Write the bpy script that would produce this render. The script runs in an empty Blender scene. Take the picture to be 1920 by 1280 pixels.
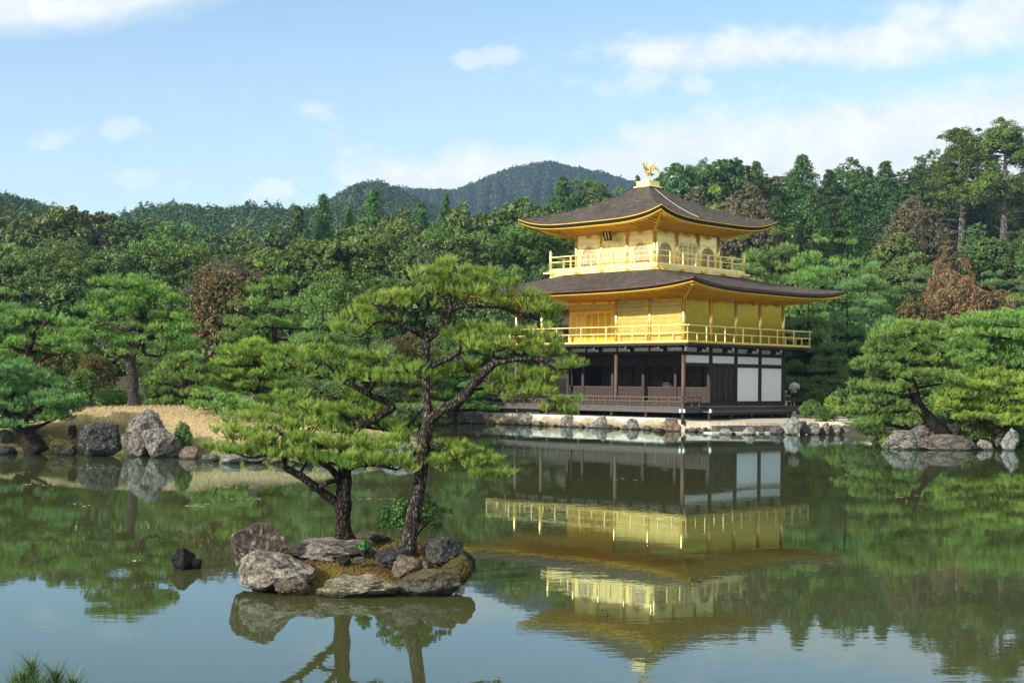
import bpy, math, random
import numpy as np
from mathutils import Vector, Matrix, noise as mnoise

S = bpy.context.scene
COL = S.collection

# ------------------------------------------------------------------ camera
F, YH, ROLL, CAMH = 2609.0, 718.3, 0.0093, 2.17      # focal length in photo pixels, horizon row, roll, eye height
cam = bpy.data.cameras.new('camera'); camo = bpy.data.objects.new('camera', cam); COL.objects.link(camo)
cam.sensor_width = 36.0; cam.lens = F / 1920 * 36.0
cam.shift_y = (YH - 640) / 1920.0
cam.clip_start = 0.1; cam.clip_end = 20000
camo.location = (0, 0, CAMH)
camo.rotation_mode = 'QUATERNION'
camo.rotation_quaternion = (Matrix.Rotation(math.radians(90), 3, 'X') @ Matrix.Rotation(ROLL, 3, 'Z')).to_quaternion()
S.camera = camo

# ------------------------------------------------------------------ sun, sky, exposure
SUN_EL = math.radians(24)
SUN_AZ = Vector((-0.80, -0.60, 0)).normalized()      # horizontal direction towards the sun
sun_dir = Vector((SUN_AZ.x * math.cos(SUN_EL), SUN_AZ.y * math.cos(SUN_EL), math.sin(SUN_EL)))
sl = bpy.data.lights.new('sun', 'SUN'); slo = bpy.data.objects.new('sun', sl); COL.objects.link(slo)
sl.energy = 4.9; sl.angle = math.radians(0.5); sl.color = (1.0, 0.93, 0.81)
slo.rotation_mode = 'QUATERNION'; slo.rotation_quaternion = sun_dir.to_track_quat('Z', 'Y')
S.view_settings.view_transform = 'Standard'; S.view_settings.look = 'None'
S.view_settings.gamma = 1.0; S.view_settings.exposure = 0.68; S.view_settings.use_curve_mapping = False

W = bpy.data.worlds.new("World"); S.world = W; W.use_nodes = True
def build_world():
    nt = W.node_tree; N = nt.nodes; L = nt.links
    N.clear()
    out = N.new('ShaderNodeOutputWorld'); bg = N.new('ShaderNodeBackground')
    sky = N.new('ShaderNodeTexSky'); sky.sky_type = 'NISHITA'; sky.sun_disc = False
    sky.sun_elevation = SUN_EL; sky.sun_rotation = math.atan2(SUN_AZ.x, SUN_AZ.y)
    sky.altitude = 100; sky.air_density = 1.0; sky.dust_density = 0.6; sky.ozone_density = 1.6
    bg.inputs['Strength'].default_value = 0.125
    tc = N.new('ShaderNodeTexCoord'); sp = N.new('ShaderNodeSeparateXYZ'); L.new(tc.outputs['Generated'], sp.inputs[0])
    def M(op, a, b=None, clamp=False):
        n = N.new('ShaderNodeMath'); n.operation = op; n.use_clamp = clamp
        for i, v in enumerate((a, b)):
            if v is None: continue
            if isinstance(v, (int, float)): n.inputs[i].default_value = v
            else: L.new(v, n.inputs[i])
        return n.outputs[0]
    ay = M('MAXIMUM', M('ABSOLUTE', sp.outputs[1]), 0.08)
    X = M('DIVIDE', sp.outputs[0], ay); Z = M('DIVIDE', sp.outputs[2], ay)
    cb = N.new('ShaderNodeCombineXYZ'); L.new(X, cb.inputs[0]); L.new(Z, cb.inputs[1])
    P = cb.outputs[0]
    def fbm(sx, sy, detail, rough, off, dist=0.0):
        mp = N.new('ShaderNodeMapping'); mp.inputs['Scale'].default_value = (sx, sy, 1); mp.inputs['Location'].default_value = off
        L.new(P, mp.inputs[0]); n = N.new('ShaderNodeTexNoise'); n.inputs['Scale'].default_value = 1.0
        n.inputs['Detail'].default_value = detail; n.inputs['Roughness'].default_value = rough; n.inputs['Distortion'].default_value = dist
        L.new(mp.outputs[0], n.inputs['Vector']); return n.outputs[0]
    nz = fbm(9, 22, 8, 0.56, (3.1, 1.7, 0), 0.3)
    nz2 = fbm(26, 36, 7, 0.6, (7.3, 4.2, 0), 0.2)
    def blob(px, py, rx, ry, rot=0.0, inner=0.0):
        # smooth patch of cloud cover around one direction of the sky
        mp = N.new('ShaderNodeMapping'); mp.vector_type = 'TEXTURE'
        mp.inputs['Location'].default_value = ((px - 960) / F, (YH - py) / F, 0)
        mp.inputs['Rotation'].default_value = (0, 0, rot); mp.inputs['Scale'].default_value = (rx / F, ry / F, 1)
        L.new(P, mp.inputs[0]); ln = N.new('ShaderNodeVectorMath'); ln.operation = 'LENGTH'; L.new(mp.outputs[0], ln.inputs[0])
        mr = N.new('ShaderNodeMapRange'); mr.interpolation_type = 'SMOOTHSTEP'
        mr.inputs[1].default_value = 1.0; mr.inputs[2].default_value = inner; mr.inputs[3].default_value = 0; mr.inputs[4].default_value = 1
        L.new(ln.outputs['Value'], mr.inputs[0]); return mr.outputs[0]
    def cloud(mask, n, k0, k1, strength, amp=1.9):
        # noise eats into the patch from its rim
        v = M('ADD', mask, M('MULTIPLY', M('SUBTRACT', n, 0.5), amp))
        mr = N.new('ShaderNodeMapRange'); mr.interpolation_type = 'SMOOTHSTEP'
        mr.inputs[1].default_value = k0; mr.inputs[2].default_value = k1; mr.inputs[3].default_value = 0; mr.inputs[4].default_value = strength
        L.new(v, mr.inputs[0]); return M('MULTIPLY', mr.outputs[0], M('MINIMUM', M('MULTIPLY', mask, 4.0), 1.0))
    def mx(*a):
        r = a[0]
        for b in a[1:]: r = M('MAXIMUM', r, b)
        return r
    row = M('SUBTRACT', YH, M('MULTIPLY', Z, F)); colx = M('ADD', M('MULTIPLY', X, F), 960.0)
    fac = M('DIVIDE', M('ADD', colx, 400.0), 2800.0)
    def bank(stops, sign, soft, amp, n, lo, hi, n2):
        # a cloud bank bounded by a skyline of puffs: sign +1 fills below the line, -1 above it
        r = N.new('ShaderNodeValToRGB'); e = r.color_ramp.elements; L.new(fac, r.inputs[0])
        while len(e) < len(stops): e.new(.5)
        for k, (px, py) in enumerate(stops): e[k].position = (px+400)/2800; e[k].color = ((py+200)/800,)*3 + (1,)
        line = M('SUBTRACT', M('MULTIPLY', r.outputs[0], 800.0), 200.0)
        d = M('ADD', M('MULTIPLY', M('SUBTRACT', row, line), float(sign)), M('MULTIPLY', M('SUBTRACT', n, .5), float(amp)))
        mr = N.new('ShaderNodeMapRange'); mr.interpolation_type = 'SMOOTHSTEP'; mr.inputs[1].default_value = -soft*.25; mr.inputs[2].default_value = soft; mr.inputs[3].default_value = 0; mr.inputs[4].default_value = 1
        L.new(d, mr.inputs[0])
        q = N.new('ShaderNodeMapRange'); q.interpolation_type = 'SMOOTHSTEP'; q.inputs[1].default_value = .32; q.inputs[2].default_value = .62; q.inputs[3].default_value = lo; q.inputs[4].default_value = hi
        L.new(n2, q.inputs[0]); return M('MULTIPLY', mr.outputs[0], q.outputs[0])
    nzb = fbm(4.5, 11, 7, 0.6, (1.1, 5.7, 0), 0.4)
    low_bank = bank([(-400,270),(560,262),(596,252),(625,236),(660,262),(740,272),(810,276),(868,242),(905,238),(960,256),(1040,262),(1110,240),(1250,196),(1420,176),(1560,160),(1760,138),(1950,108),(2390,90)], 1, 70, 110, nz2, .85, 1.0, nzb)
    lf = N.new('ShaderNodeMapRange'); lf.interpolation_type = 'SMOOTHSTEP'; lf.inputs[1].default_value = 570; lf.inputs[2].default_value = 720; L.new(M('ADD', colx, M('MULTIPLY', M('SUBTRACT', nz2, .5), 260.0)), lf.inputs[0])
    low_bank = M('MULTIPLY', low_bank, lf.outputs[0])
    top_left = bank([(-400,92),(-100,88),(60,84),(200,70),(320,48),(430,22),(560,-20),(700,-120),(2390,-160)], -1, 70, 110, nz, .85, 1.0, nz2)
    streak = mx(blob(1330, 96, 380, 70, 0.03, .1), blob(1620, 78, 420, 70, 0.02, .1), blob(1860, 30, 420, 110, .12, .1), blob(1250, -480, 1500, 300, 0.0, .3))
    puff = blob(505, 366, 90, 56, 0, .1)
    faint = mx(blob(938, 103, 62, 46), blob(885, 112, 70, 30), blob(215, 248, 160, 50), blob(290, 345, 150, 50), blob(90, 268, 120, 34), blob(600, 205, 90, 40), blob(1250, 150, 420, 50))
    c1 = mx(low_bank, top_left, cloud(streak, nz2, 0.0, 1.12, 0.86))
    c2 = mx(cloud(puff, nz2, 0.25, 1.05, 0.72, 3.6), cloud(faint, nz2, 0.2, 1.1, 0.5, 3.4))
    cov = M('MAXIMUM', c1, c2)
    low = N.new('ShaderNodeMapRange'); low.interpolation_type = 'SMOOTHSTEP'      # thin milky veil above the skyline
    low.inputs[1].default_value = 0.34; low.inputs[2].default_value = 0.09; low.inputs[3].default_value = 0.0; low.inputs[4].default_value = 0.22
    L.new(Z, low.inputs[0])
    cov = M('MAXIMUM', cov, low.outputs[0])
    shade = N.new('ShaderNodeMapRange'); L.new(nz2, shade.inputs[0])
    shade.inputs[1].default_value = 0.3; shade.inputs[2].default_value = 0.7; shade.inputs[3].default_value = 0.88; shade.inputs[4].default_value = 1.05
    mul = N.new('ShaderNodeVectorMath'); mul.operation = 'SCALE'; mul.inputs[0].default_value = (5.35, 5.45, 5.45)
    L.new(shade.outputs[0], mul.inputs['Scale'])
    tint = N.new('ShaderNodeVectorMath'); tint.operation = 'MULTIPLY'; tint.inputs[1].default_value = (1.06, 1.085, 1.08)
    L.new(sky.outputs[0], tint.inputs[0])
    mix = N.new('ShaderNodeMix'); mix.data_type = 'RGBA'
    L.new(cov, mix.inputs[0]); L.new(tint.outputs[0], mix.inputs[6]); L.new(mul.outputs[0], mix.inputs[7])
    L.new(mix.outputs[2], bg.inputs['Color']); L.new(bg.outputs[0], out.inputs[0])
build_world()

# ------------------------------------------------------------------ helpers
RNG = np.random.default_rng(7); random.seed(7)
CR, SR = math.cos(ROLL), math.sin(ROLL)
def ray(px, py):
    dx, dy = px - 960, py - YH
    return (CR * dx + SR * dy) / F, -(-SR * dx + CR * dy) / F
def at(px, py, d):
    a, b = ray(px, py); return Vector((a * d, d, CAMH + b * d))
def gp(px, py, z=0.0):
    a, b = ray(px, py); d = (z - CAMH) / b; return Vector((a * d, d, z))
def lerp(a, b, t): return a + (b - a) * t
def sstep(a, b, x):
    t = np.clip((x - a) / (b - a), 0, 1); return t * t * (3 - 2 * t)

def tag(o, label=None, cat=None, group=None, kind=None):
    if label: o['label'] = label
    if cat: o['category'] = cat
    if group: o['group'] = group
    if kind: o['kind'] = kind
    return o
def empty(name, loc=(0, 0, 0), rotz=0.0):
    o = bpy.data.objects.new(name, None); COL.objects.link(o); o.location = loc; o.rotation_euler = (0, 0, rotz)
    o.empty_display_size = 0.3; return o
class MB:
    """collects verts / polygons, several materials allowed"""
    def __init__(s): s.v = []; s.f = []; s.m = []; s.sm = []
    def add(s, vs, fs, mi=0, smooth=False):
        o = len(s.v); s.v.extend([tuple(p) for p in vs])
        for f in fs: s.f.append([i + o for i in f]); s.m.append(mi); s.sm.append(smooth)
    def box(s, x0, x1, y0, y1, z0, z1, mi=0):
        if x0 > x1: x0, x1 = x1, x0
        if y0 > y1: y0, y1 = y1, y0
        s.add([(x0,y0,z0),(x1,y0,z0),(x1,y1,z0),(x0,y1,z0),(x0,y0,z1),(x1,y0,z1),(x1,y1,z1),(x0,y1,z1)],
              [(0,3,2,1),(4,5,6,7),(0,1,5,4),(1,2,6,5),(2,3,7,6),(3,0,4,7)], mi)
    def bar(s, a, b, w, h=None, mi=0):
        a = Vector(a); b = Vector(b); d = (b - a).normalized(); h = h or w
        up = Vector((0,0,1)) if abs(d.z) < .9 else Vector((1,0,0))
        x = d.cross(up).normalized() * w / 2; y = x.cross(d).normalized() * h / 2
        vs = [p + sx * x + sy * y for p in (a, b) for sx, sy in ((-1,-1),(1,-1),(1,1),(-1,1))]
        s.add(vs, [(3,2,1,0),(4,5,6,7),(0,1,5,4),(1,2,6,5),(2,3,7,6),(3,0,4,7)], mi)
    def cyl(s, c, r, z0, z1, n=12, mi=0, r2=None):
        r2 = r if r2 is None else r2
        vs = [(c[0] + r * math.cos(2*math.pi*i/n), c[1] + r * math.sin(2*math.pi*i/n), z0) for i in range(n)]
        vs += [(c[0] + r2 * math.cos(2*math.pi*i/n), c[1] + r2 * math.sin(2*math.pi*i/n), z1) for i in range(n)]
        o = len(s.v); s.v.extend(vs)
        for i in range(n):
            j = (i + 1) % n; s.f.append([o+i, o+j, o+n+j, o+n+i]); s.m.append(mi); s.sm.append(True)
        s.f.append([o+i for i in range(n)][::-1]); s.m.append(mi); s.sm.append(False)
        s.f.append([o+n+i for i in range(n)]); s.m.append(mi); s.sm.append(False)
    def lathe(s, c, prof, n=12, mi=0):
        o = len(s.v)
        for r, z in prof:
            for i in range(n): s.v.append((c[0] + r*math.cos(2*math.pi*i/n), c[1] + r*math.sin(2*math.pi*i/n), c[2] + z))
        for k in range(len(prof) - 1):
            for i in range(n):
                j = (i+1) % n; s.f.append([o+k*n+i, o+k*n+j, o+(k+1)*n+j, o+(k+1)*n+i]); s.m.append(mi); s.sm.append(True)
        s.f.append([o + i for i in range(n)][::-1]); s.m.append(mi); s.sm.append(False)
        e = o + (len(prof)-1)*n; s.f.append([e + i for i in range(n)]); s.m.append(mi); s.sm.append(False)
    def tube(s, pts, radii, n=8, mi=0, spline=True, wob=0.0):
        P, R = spline_pts(pts, radii) if spline else (np.array(pts, float), np.array(radii, float))
        k = len(P); T = np.gradient(P, axis=0); T /= (np.linalg.norm(T, axis=1)[:, None] + 1e-9)
        x = np.cross(T[0], (0.13, 0.21, 0.97)); 
        if np.linalg.norm(x) < .1: x = np.cross(T[0], (1, 0, 0))
        o = len(s.v)
        for i in range(k):
            x = x - T[i] * np.dot(x, T[i]); x /= np.linalg.norm(x) + 1e-9; y = np.cross(T[i], x)
            for j in range(n):
                a = 2*math.pi*j/n; rr = R[i]
                if wob: rr *= 1 + wob * mnoise.noise(Vector(P[i] * (1.6 / max(R[0], .02) * .5) + np.array([math.cos(a), math.sin(a), 0]) * 1.3))
                s.v.append(tuple(P[i] + (x*math.cos(a) + y*math.sin(a)) * rr))
        for i in range(k-1):
            for j in range(n):
                jj = (j+1) % n; s.f.append([o+i*n+j, o+i*n+jj, o+(i+1)*n+jj, o+(i+1)*n+j]); s.m.append(mi); s.sm.append(True)
        s.f.append([o+j for j in range(n)][::-1]); s.m.append(mi); s.sm.append(False)
        e = o+(k-1)*n; s.f.append([e+j for j in range(n)]); s.m.append(mi); s.sm.append(False)
    def mesh(s, name, mats):
        me = bpy.data.meshes.new(name); me.from_pydata(s.v, [], s.f)
        for m in (mats if isinstance(mats, (list, tuple)) else [mats]): me.materials.append(m)
        me.polygons.foreach_set('material_index', s.m); me.polygons.foreach_set('use_smooth', s.sm); me.update(); return me
    def build(s, name, mats, parent=None, loc=None):
        o = bpy.data.objects.new(name, s.mesh(name, mats)); COL.objects.link(o)
        if parent is not None: o.parent = parent
        if loc is not None: o.location = loc
        return o
def spline_pts(pts, radii, sub=5):
    P = np.array([tuple(p) for p in pts], float); R = np.array(radii, float)
    if len(P) < 3: 
        t = np.linspace(0, 1, 4); return P[0] + (P[-1]-P[0]) * t[:, None], R[0] + (R[-1]-R[0]) * t
    Q = np.vstack([2*P[0]-P[1], P, 2*P[-1]-P[-2]]); oP = []; oR = []
    for i in range(len(P)-1):
        a, b, c, d = Q[i], Q[i+1], Q[i+2], Q[i+3]
        for t in np.linspace(0, 1, sub, endpoint=False):
            oP.append(.5*((2*b)+(-a+c)*t+(2*a-5*b+4*c-d)*t*t+(-a+3*b-3*c+d)*t**3)); oR.append(lerp(R[i], R[i+1], t))
    oP.append(P[-1]); oR.append(R[-1]); return np.array(oP), np.array(oR)
def polys_mesh(name, V, k, mats, attrs=None, mi=None):
    """V: (n*k,3) array, n separate k-gons; attrs: face float attributes"""
    n = len(V) // k; me = bpy.data.meshes.new(name)
    me.vertices.add(n*k); me.vertices.foreach_set('co', np.ascontiguousarray(V, np.float32).ravel())
    me.loops.add(n*k); me.loops.foreach_set('vertex_index', np.arange(n*k, dtype=np.int32))
    me.polygons.add(n); me.polygons.foreach_set('loop_start', np.arange(0, n*k, k, dtype=np.int32))
    for m in (mats if isinstance(mats, (list, tuple)) else [mats]): me.materials.append(m)
    if mi is not None: me.polygons.foreach_set('material_index', np.asarray(mi, np.int32))
    me.update(calc_edges=True)
    for an, av in (attrs or {}).items():
        a = me.attributes.new(an, 'FLOAT', 'FACE'); a.data.foreach_set('value', np.asarray(av, np.float32))
    return me
def obj(name, me, parent=None, loc=None):
    o = bpy.data.objects.new(name, me); COL.objects.link(o)
    if parent is not None: o.parent = parent
    if loc is not None: o.location = loc
    return o

# ------------------------------------------------------------------ materials
class NT:
    def __init__(s, name):
        s.mat = bpy.data.materials.new(name); s.mat.use_nodes = True; s.nt = s.mat.node_tree; s.N = s.nt.nodes; s.L = s.nt.links
        s.bs = s.N['Principled BSDF']; s.out = s.N['Material Output']; s._tc = None
    def tc(s, which='Object'):
        if s._tc is None: s._tc = s.N.new('ShaderNodeTexCoord')
        return s._tc.outputs[which]
    def set(s, k, v):
        if isinstance(v, (int, float)): s.bs.inputs[k].default_value = v
        elif isinstance(v, tuple): s.bs.inputs[k].default_value = (*v, 1) if len(v) == 3 else v
        else: s.L.new(v, s.bs.inputs[k])
    def noise(s, scale, detail=4, rough=.55, vec=None, stretch=None, dist=0.0):
        n = s.N.new('ShaderNodeTexNoise'); n.inputs['Scale'].default_value = scale; n.inputs['Detail'].default_value = detail
        n.inputs['Roughness'].default_value = rough; n.inputs['Distortion'].default_value = dist
        v = vec if vec is not None else s.tc()
        if stretch:
            mp = s.N.new('ShaderNodeMapping'); mp.inputs['Scale'].default_value = stretch; s.L.new(v, mp.inputs[0]); v = mp.outputs[0]
        s.L.new(v, n.inputs['Vector']); return n.outputs[0]
    def ramp(s, fac, stops, interp='LINEAR'):
        r = s.N.new('ShaderNodeValToRGB'); r.color_ramp.interpolation = interp; e = r.color_ramp.elements
        while len(e) < len(stops): e.new(0.5)
        for i, (p, c) in enumerate(stops):
            e[i].position = p; e[i].color = (*c, 1) if isinstance(c, tuple) else (c, c, c, 1)
        s.L.new(fac, r.inputs[0]); return r.outputs[0]
    def mix(s, fac, a, b, mode='MIX'):
        m = s.N.new('ShaderNodeMix'); m.data_type = 'RGBA'; m.blend_type = mode
        for i, v in ((0, fac), (6, a), (7, b)):
            if isinstance(v, (int, float)): m.inputs[i].default_value = v
            elif isinstance(v, tuple): m.inputs[i].default_value = (*v, 1)
            else: s.L.new(v, m.inputs[i])
        return m.outputs[2]
    def math(s, op, a, b=None, clamp=False):
        n = s.N.new('ShaderNodeMath'); n.operation = op; n.use_clamp = clamp
        for i, v in enumerate((a, b)):
            if v is None: continue
            if isinstance(v, (int, float)): n.inputs[i].default_value = v
            else: s.L.new(v, n.inputs[i])
        return n.outputs[0]
    def attr(s, name):
        a = s.N.new('ShaderNodeAttribute'); a.attribute_name = name; return a.outputs['Fac']
    def attrc(s, name):
        a = s.N.new('ShaderNodeAttribute'); a.attribute_name = name; return a.outputs['Color']
    def info(s, k):
        n = s.N.new('ShaderNodeObjectInfo'); return n.outputs[k]
    def bump(s, h, strength=.5, dist=.02):
        b = s.N.new('ShaderNodeBump'); b.inputs['Strength'].default_value = strength; b.inputs['Distance'].default_value = dist
        s.L.new(h, b.inputs['Height']); s.L.new(b.outputs[0], s.bs.inputs['Normal'])
    def wave(s, scale, axis='Z', dist=0.0, prof='SIN', vec=None):
        w = s.N.new('ShaderNodeTexWave'); w.wave_type = 'BANDS'; w.bands_direction = axis; w.wave_profile = prof
        w.inputs['Scale'].default_value = scale; w.inputs['Distortion'].default_value = dist
        s.L.new(vec if vec is not None else s.tc(), w.inputs['Vector']); return w.outputs['Fac']

def leaf_mat(name, c0, c1, c2, trans=.2, rough=.5, spec=.35, jitter=.25):
    """foliage: three natural leaf colours spread by a per-leaf value, each tree slightly different"""
    m = NT(name); t = m.attr('tint'); col = m.ramp(t, [(0, c0), (.52, c1), (.93, c2), (.985, tuple(.5*(a+b) for a, b in zip(c2, (.30, .20, .07))) if 'needle' in name else c2)])
    rnd = m.info('Random')
    hsv = m.N.new('ShaderNodeHueSaturation')
    m.L.new(m.math('ADD', m.math('MULTIPLY', rnd, .03), .485), hsv.inputs['Hue'])
    m.L.new(m.math('ADD', m.math('MULTIPLY', rnd, jitter*2), 1 - jitter), hsv.inputs['Value'])
    m.L.new(col, hsv.inputs['Color'])
    m.set('Base Color', hsv.outputs[0]); m.set('Roughness', rough); m.set('Specular IOR Level', spec)
    tr = m.N.new('ShaderNodeBsdfTranslucent'); g = m.mix(1.0, hsv.outputs[0], (1.25, 1.3, .55), 'MULTIPLY'); m.L.new(g, tr.inputs[0])
    mx = m.N.new('ShaderNodeMixShader'); mx.inputs[0].default_value = trans
    m.L.new(m.bs.outputs[0], mx.inputs[1]); m.L.new(tr.outputs[0], mx.inputs[2]); m.L.new(mx.outputs[0], m.out.inputs[0])
    return m.mat
LEAF = {
 'oak':    leaf_mat('oak leaf',    (0.049,0.107,0.024), (0.097,0.185,0.039), (0.189,0.257,0.065)),
 'oliveoak': leaf_mat('olive oak leaf', (0.059,0.097,0.021), (0.120,0.176,0.042), (0.233,0.269,0.072)),
 'camellia': leaf_mat('glossy leaf', (0.044,0.096,0.028), (0.088,0.162,0.041), (0.170,0.254,0.069), trans=.15, rough=.42, spec=.4),
 'cypress': leaf_mat('cypress leaf', (0.033,0.086,0.020), (0.064,0.143,0.036), (0.116,0.202,0.050), trans=.2),
 'cedar':  leaf_mat('cedar leaf',  (0.054,0.095,0.020), (0.105,0.161,0.034), (0.171,0.218,0.049), trans=.2),
 'pine':   leaf_mat('pine needle', (0.085,0.174,0.039), (0.153,0.287,0.063), (0.271,0.410,0.093), trans=.2, jitter=.15),
 'bluepine': leaf_mat('blue green pine needle', (0.074,0.156,0.048), (0.133,0.252,0.080), (0.228,0.352,0.113), trans=.2, jitter=.15),
 'palepine': leaf_mat('yellow green pine needle', (0.126,0.200,0.028), (0.221,0.326,0.047), (0.348,0.435,0.078), trans=.2, jitter=.12),
 'maple':  leaf_mat('maple leaf',  (.075,.088,.030), (.125,.100,.045), (.175,.075,.048)),
 'rust':   leaf_mat('rusty leaf',  (.110,.105,.042), (.180,.112,.062), (.230,.090,.058)),
 'amber':  leaf_mat('amber leaf',  (.080,.100,.026), (.130,.122,.036), (.190,.120,.040)),
 'lime':   leaf_mat('fresh green leaf', (0.067,0.135,0.028), (0.115,0.200,0.039), (0.188,0.263,0.055), trans=.2),
 'grey':   leaf_mat('greyish leaf', (0.079,0.083,0.044), (0.139,0.130,0.078), (0.199,0.173,0.110), trans=.2),
 'island': leaf_mat('island pine needle', (0.102,0.178,0.031), (0.205,0.307,0.053), (0.358,0.422,0.091), trans=.2, jitter=.05),
 'nandina': leaf_mat('nandina leaf', (0.031,0.118,0.031), (0.062,0.187,0.046), (0.109,0.258,0.066), trans=.2),
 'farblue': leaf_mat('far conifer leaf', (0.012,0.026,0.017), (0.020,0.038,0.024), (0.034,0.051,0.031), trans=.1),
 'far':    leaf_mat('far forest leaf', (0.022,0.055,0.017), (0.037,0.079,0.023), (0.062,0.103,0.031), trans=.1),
}
def bark_mat(name, c0, c1, scale=9):
    """plated bark: dark fissures round paler plates"""
    m = NT(name); n = m.noise(scale, 6, .65, stretch=(1, 1, .35)); n2 = m.noise(scale*4, 4, .65, stretch=(1, 1, .5))
    mp = m.N.new('ShaderNodeMapping'); mp.inputs['Scale'].default_value = (1, 1, .45); m.L.new(m.tc(), mp.inputs[0])
    wv = m.N.new('ShaderNodeVectorMath'); wv.operation = 'MULTIPLY_ADD'; cmb = m.N.new('ShaderNodeCombineXYZ'); m.L.new(n, cmb.inputs[0]); m.L.new(n2, cmb.inputs[1]); m.L.new(n, cmb.inputs[2])
    m.L.new(cmb.outputs[0], wv.inputs[0]); wv.inputs[1].default_value = (1.2/scale,)*3; m.L.new(mp.outputs[0], wv.inputs[2])
    v = m.N.new('ShaderNodeTexVoronoi'); v.feature = 'DISTANCE_TO_EDGE'; v.inputs['Scale'].default_value = scale*1.5; m.L.new(wv.outputs[0], v.inputs['Vector'])
    crack = m.ramp(v.outputs['Distance'], [(.02, 0.0), (.22, 1.0)])
    col = m.ramp(n, [(.32, c0), (.66, c1)]); col = m.mix(1.0, col, m.ramp(n2, [(.3, .6), (.7, 1.35)]), 'MULTIPLY'); col = m.mix(crack, tuple(.30*c for c in c0), col)
    m.set('Base Color', col); m.set('Roughness', .92); m.set('Specular IOR Level', .12)
    h = m.math('ADD', m.math('MULTIPLY', crack, .8), m.math('ADD', m.math('MULTIPLY', n, .6), m.math('MULTIPLY', n2, .35))); m.bump(h, 1.0, .35/scale); return m.mat
BARK = {
 'dark':  bark_mat('dark pine bark', (.020,.016,.013), (.090,.068,.056), 18),
 'grey':  bark_mat('grey pine bark', (.040,.035,.031), (.165,.142,.122), 20),
 'red':   bark_mat('red pine bark', (.045,.026,.018), (.150,.085,.058), 5),
 'wood':  bark_mat('plain bark', (.045,.036,.028), (.150,.120,.095), 4),
 'pale':  bark_mat('weathered pale bark', (.10,.09,.08), (.27,.245,.22), 4),
}
# ================================================================== SETTING
# pavilion frame: local x = along the right-hand face, local y = along the left-hand (front) face
PX, PY_, PYAW = 8.401, 68.2, math.pi/2 - 0.7851
B = 2.12
ldir = Vector((-math.cos(.7851), math.sin(.7851), 0)); rdir = Vector((math.sin(.7851), math.cos(.7851), 0))
def pav(u, v, z=0.0): return Vector((PX, PY_, 0)) + ldir*u + rdir*v + Vector((0, 0, z))

shore = [gp(-520, 836), gp(-200, 845), gp(-60, 850), gp(60, 848), gp(150, 848), gp(240, 850), gp(340, 855), gp(450, 860), gp(600, 863),
         gp(700, 859), gp(770, 850), gp(800, 834), gp(806, 822), gp(770, 806), gp(700, 797), gp(640, 790), gp(630, 780), gp(690, 775), gp(745, 780),
         gp(765, 793), gp(830, 794), gp(880, 791), pav(13.2, -2.2), pav(-.75, -2.2), gp(1275, 806.5), gp(1330, 807), gp(1400, 807.5),
         gp(1480, 808), gp(1552, 812), gp(1608, 817), gp(1645, 824), gp(1662, 834), gp(1740, 836), gp(1820, 838), gp(1912, 834), gp(1990, 838),
         gp(2150, 862), gp(2400, 905), Vector((34, 9, 0)), Vector((12, 6.2, 0)), Vector((0, 5.6, 0)), Vector((-12, 6.2, 0)), Vector((-30, 10, 0)), Vector((-40, 30, 0))]
SH = np.array([(p.x, p.y) for p in shore])
def shore_dist(x, y):
    """signed distance to the pond outline, positive on land"""
    x = np.asarray(x, float); y = np.asarray(y, float); d = np.full(x.shape, 1e9); ins = np.zeros(x.shape, bool)
    n = len(SH)
    for i in range(n):
        ax, ay = SH[i]; bx, by = SH[(i+1) % n]; ex, ey = bx-ax, by-ay
        t = np.clip(((x-ax)*ex + (y-ay)*ey) / (ex*ex+ey*ey), 0, 1)
        d = np.minimum(d, np.hypot(x-ax-ex*t, y-ay-ey*t))
        c = ((ay > y) != (by > y)); xi = ax + (y-ay) / (by-ay if by != ay else 1e-9) * ex
        ins ^= c & (x < xi)
    return np.where(ins, -d, d)
_nz = np.random.default_rng(3); _ph = _nz.uniform(0, 6.28, (12, 2)); _fr = _nz.uniform(-1, 1, (12, 2))
def wobble(x, y, s):
    r = 0
    for i in range(12): r = r + np.sin(x*_fr[i,0]*s + y*_fr[i,1]*s + _ph[i,0])
    return r / 5.0
MND = gp(285, 790, 0.85)
def ground_h(x, y, d=None):
    x = np.asarray(x, float); y = np.asarray(y, float)
    if d is None: d = shore_dist(x, y)
    h = np.where(d > 0, .07 + .20*sstep(0, .7, d) + .16*sstep(.5, 4, d), -.9*sstep(0, 1.6, -d))
    m = .88*np.exp(-(((x-MND.x)/6.6)**2 + ((y-44.6)/3.3)**2)**1.4)
    hill_r = 19.0*np.clip((y - 84)/130, 0, 1)**1.12 * sstep(-14, 14, x) + 12.0*sstep(214, 268, y) * sstep(0, 40, x)
    hill_l = 4.2*sstep(74, 118, y) * (1 - sstep(-14, 14, x))
    land = sstep(.0, .8, d)
    h = h + land*(m + hill_r + hill_l + .05*wobble(x, y, 1.7) + .25*wobble(x, y, .25)*sstep(70, 90, y))
    h = h + land*.08*np.exp(-(((x-19.5)/5)**2 + ((y-50)/3)**2))
    return h
def gz(x, y): return float(ground_h(np.array([x]), np.array([y]))[0])

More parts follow.
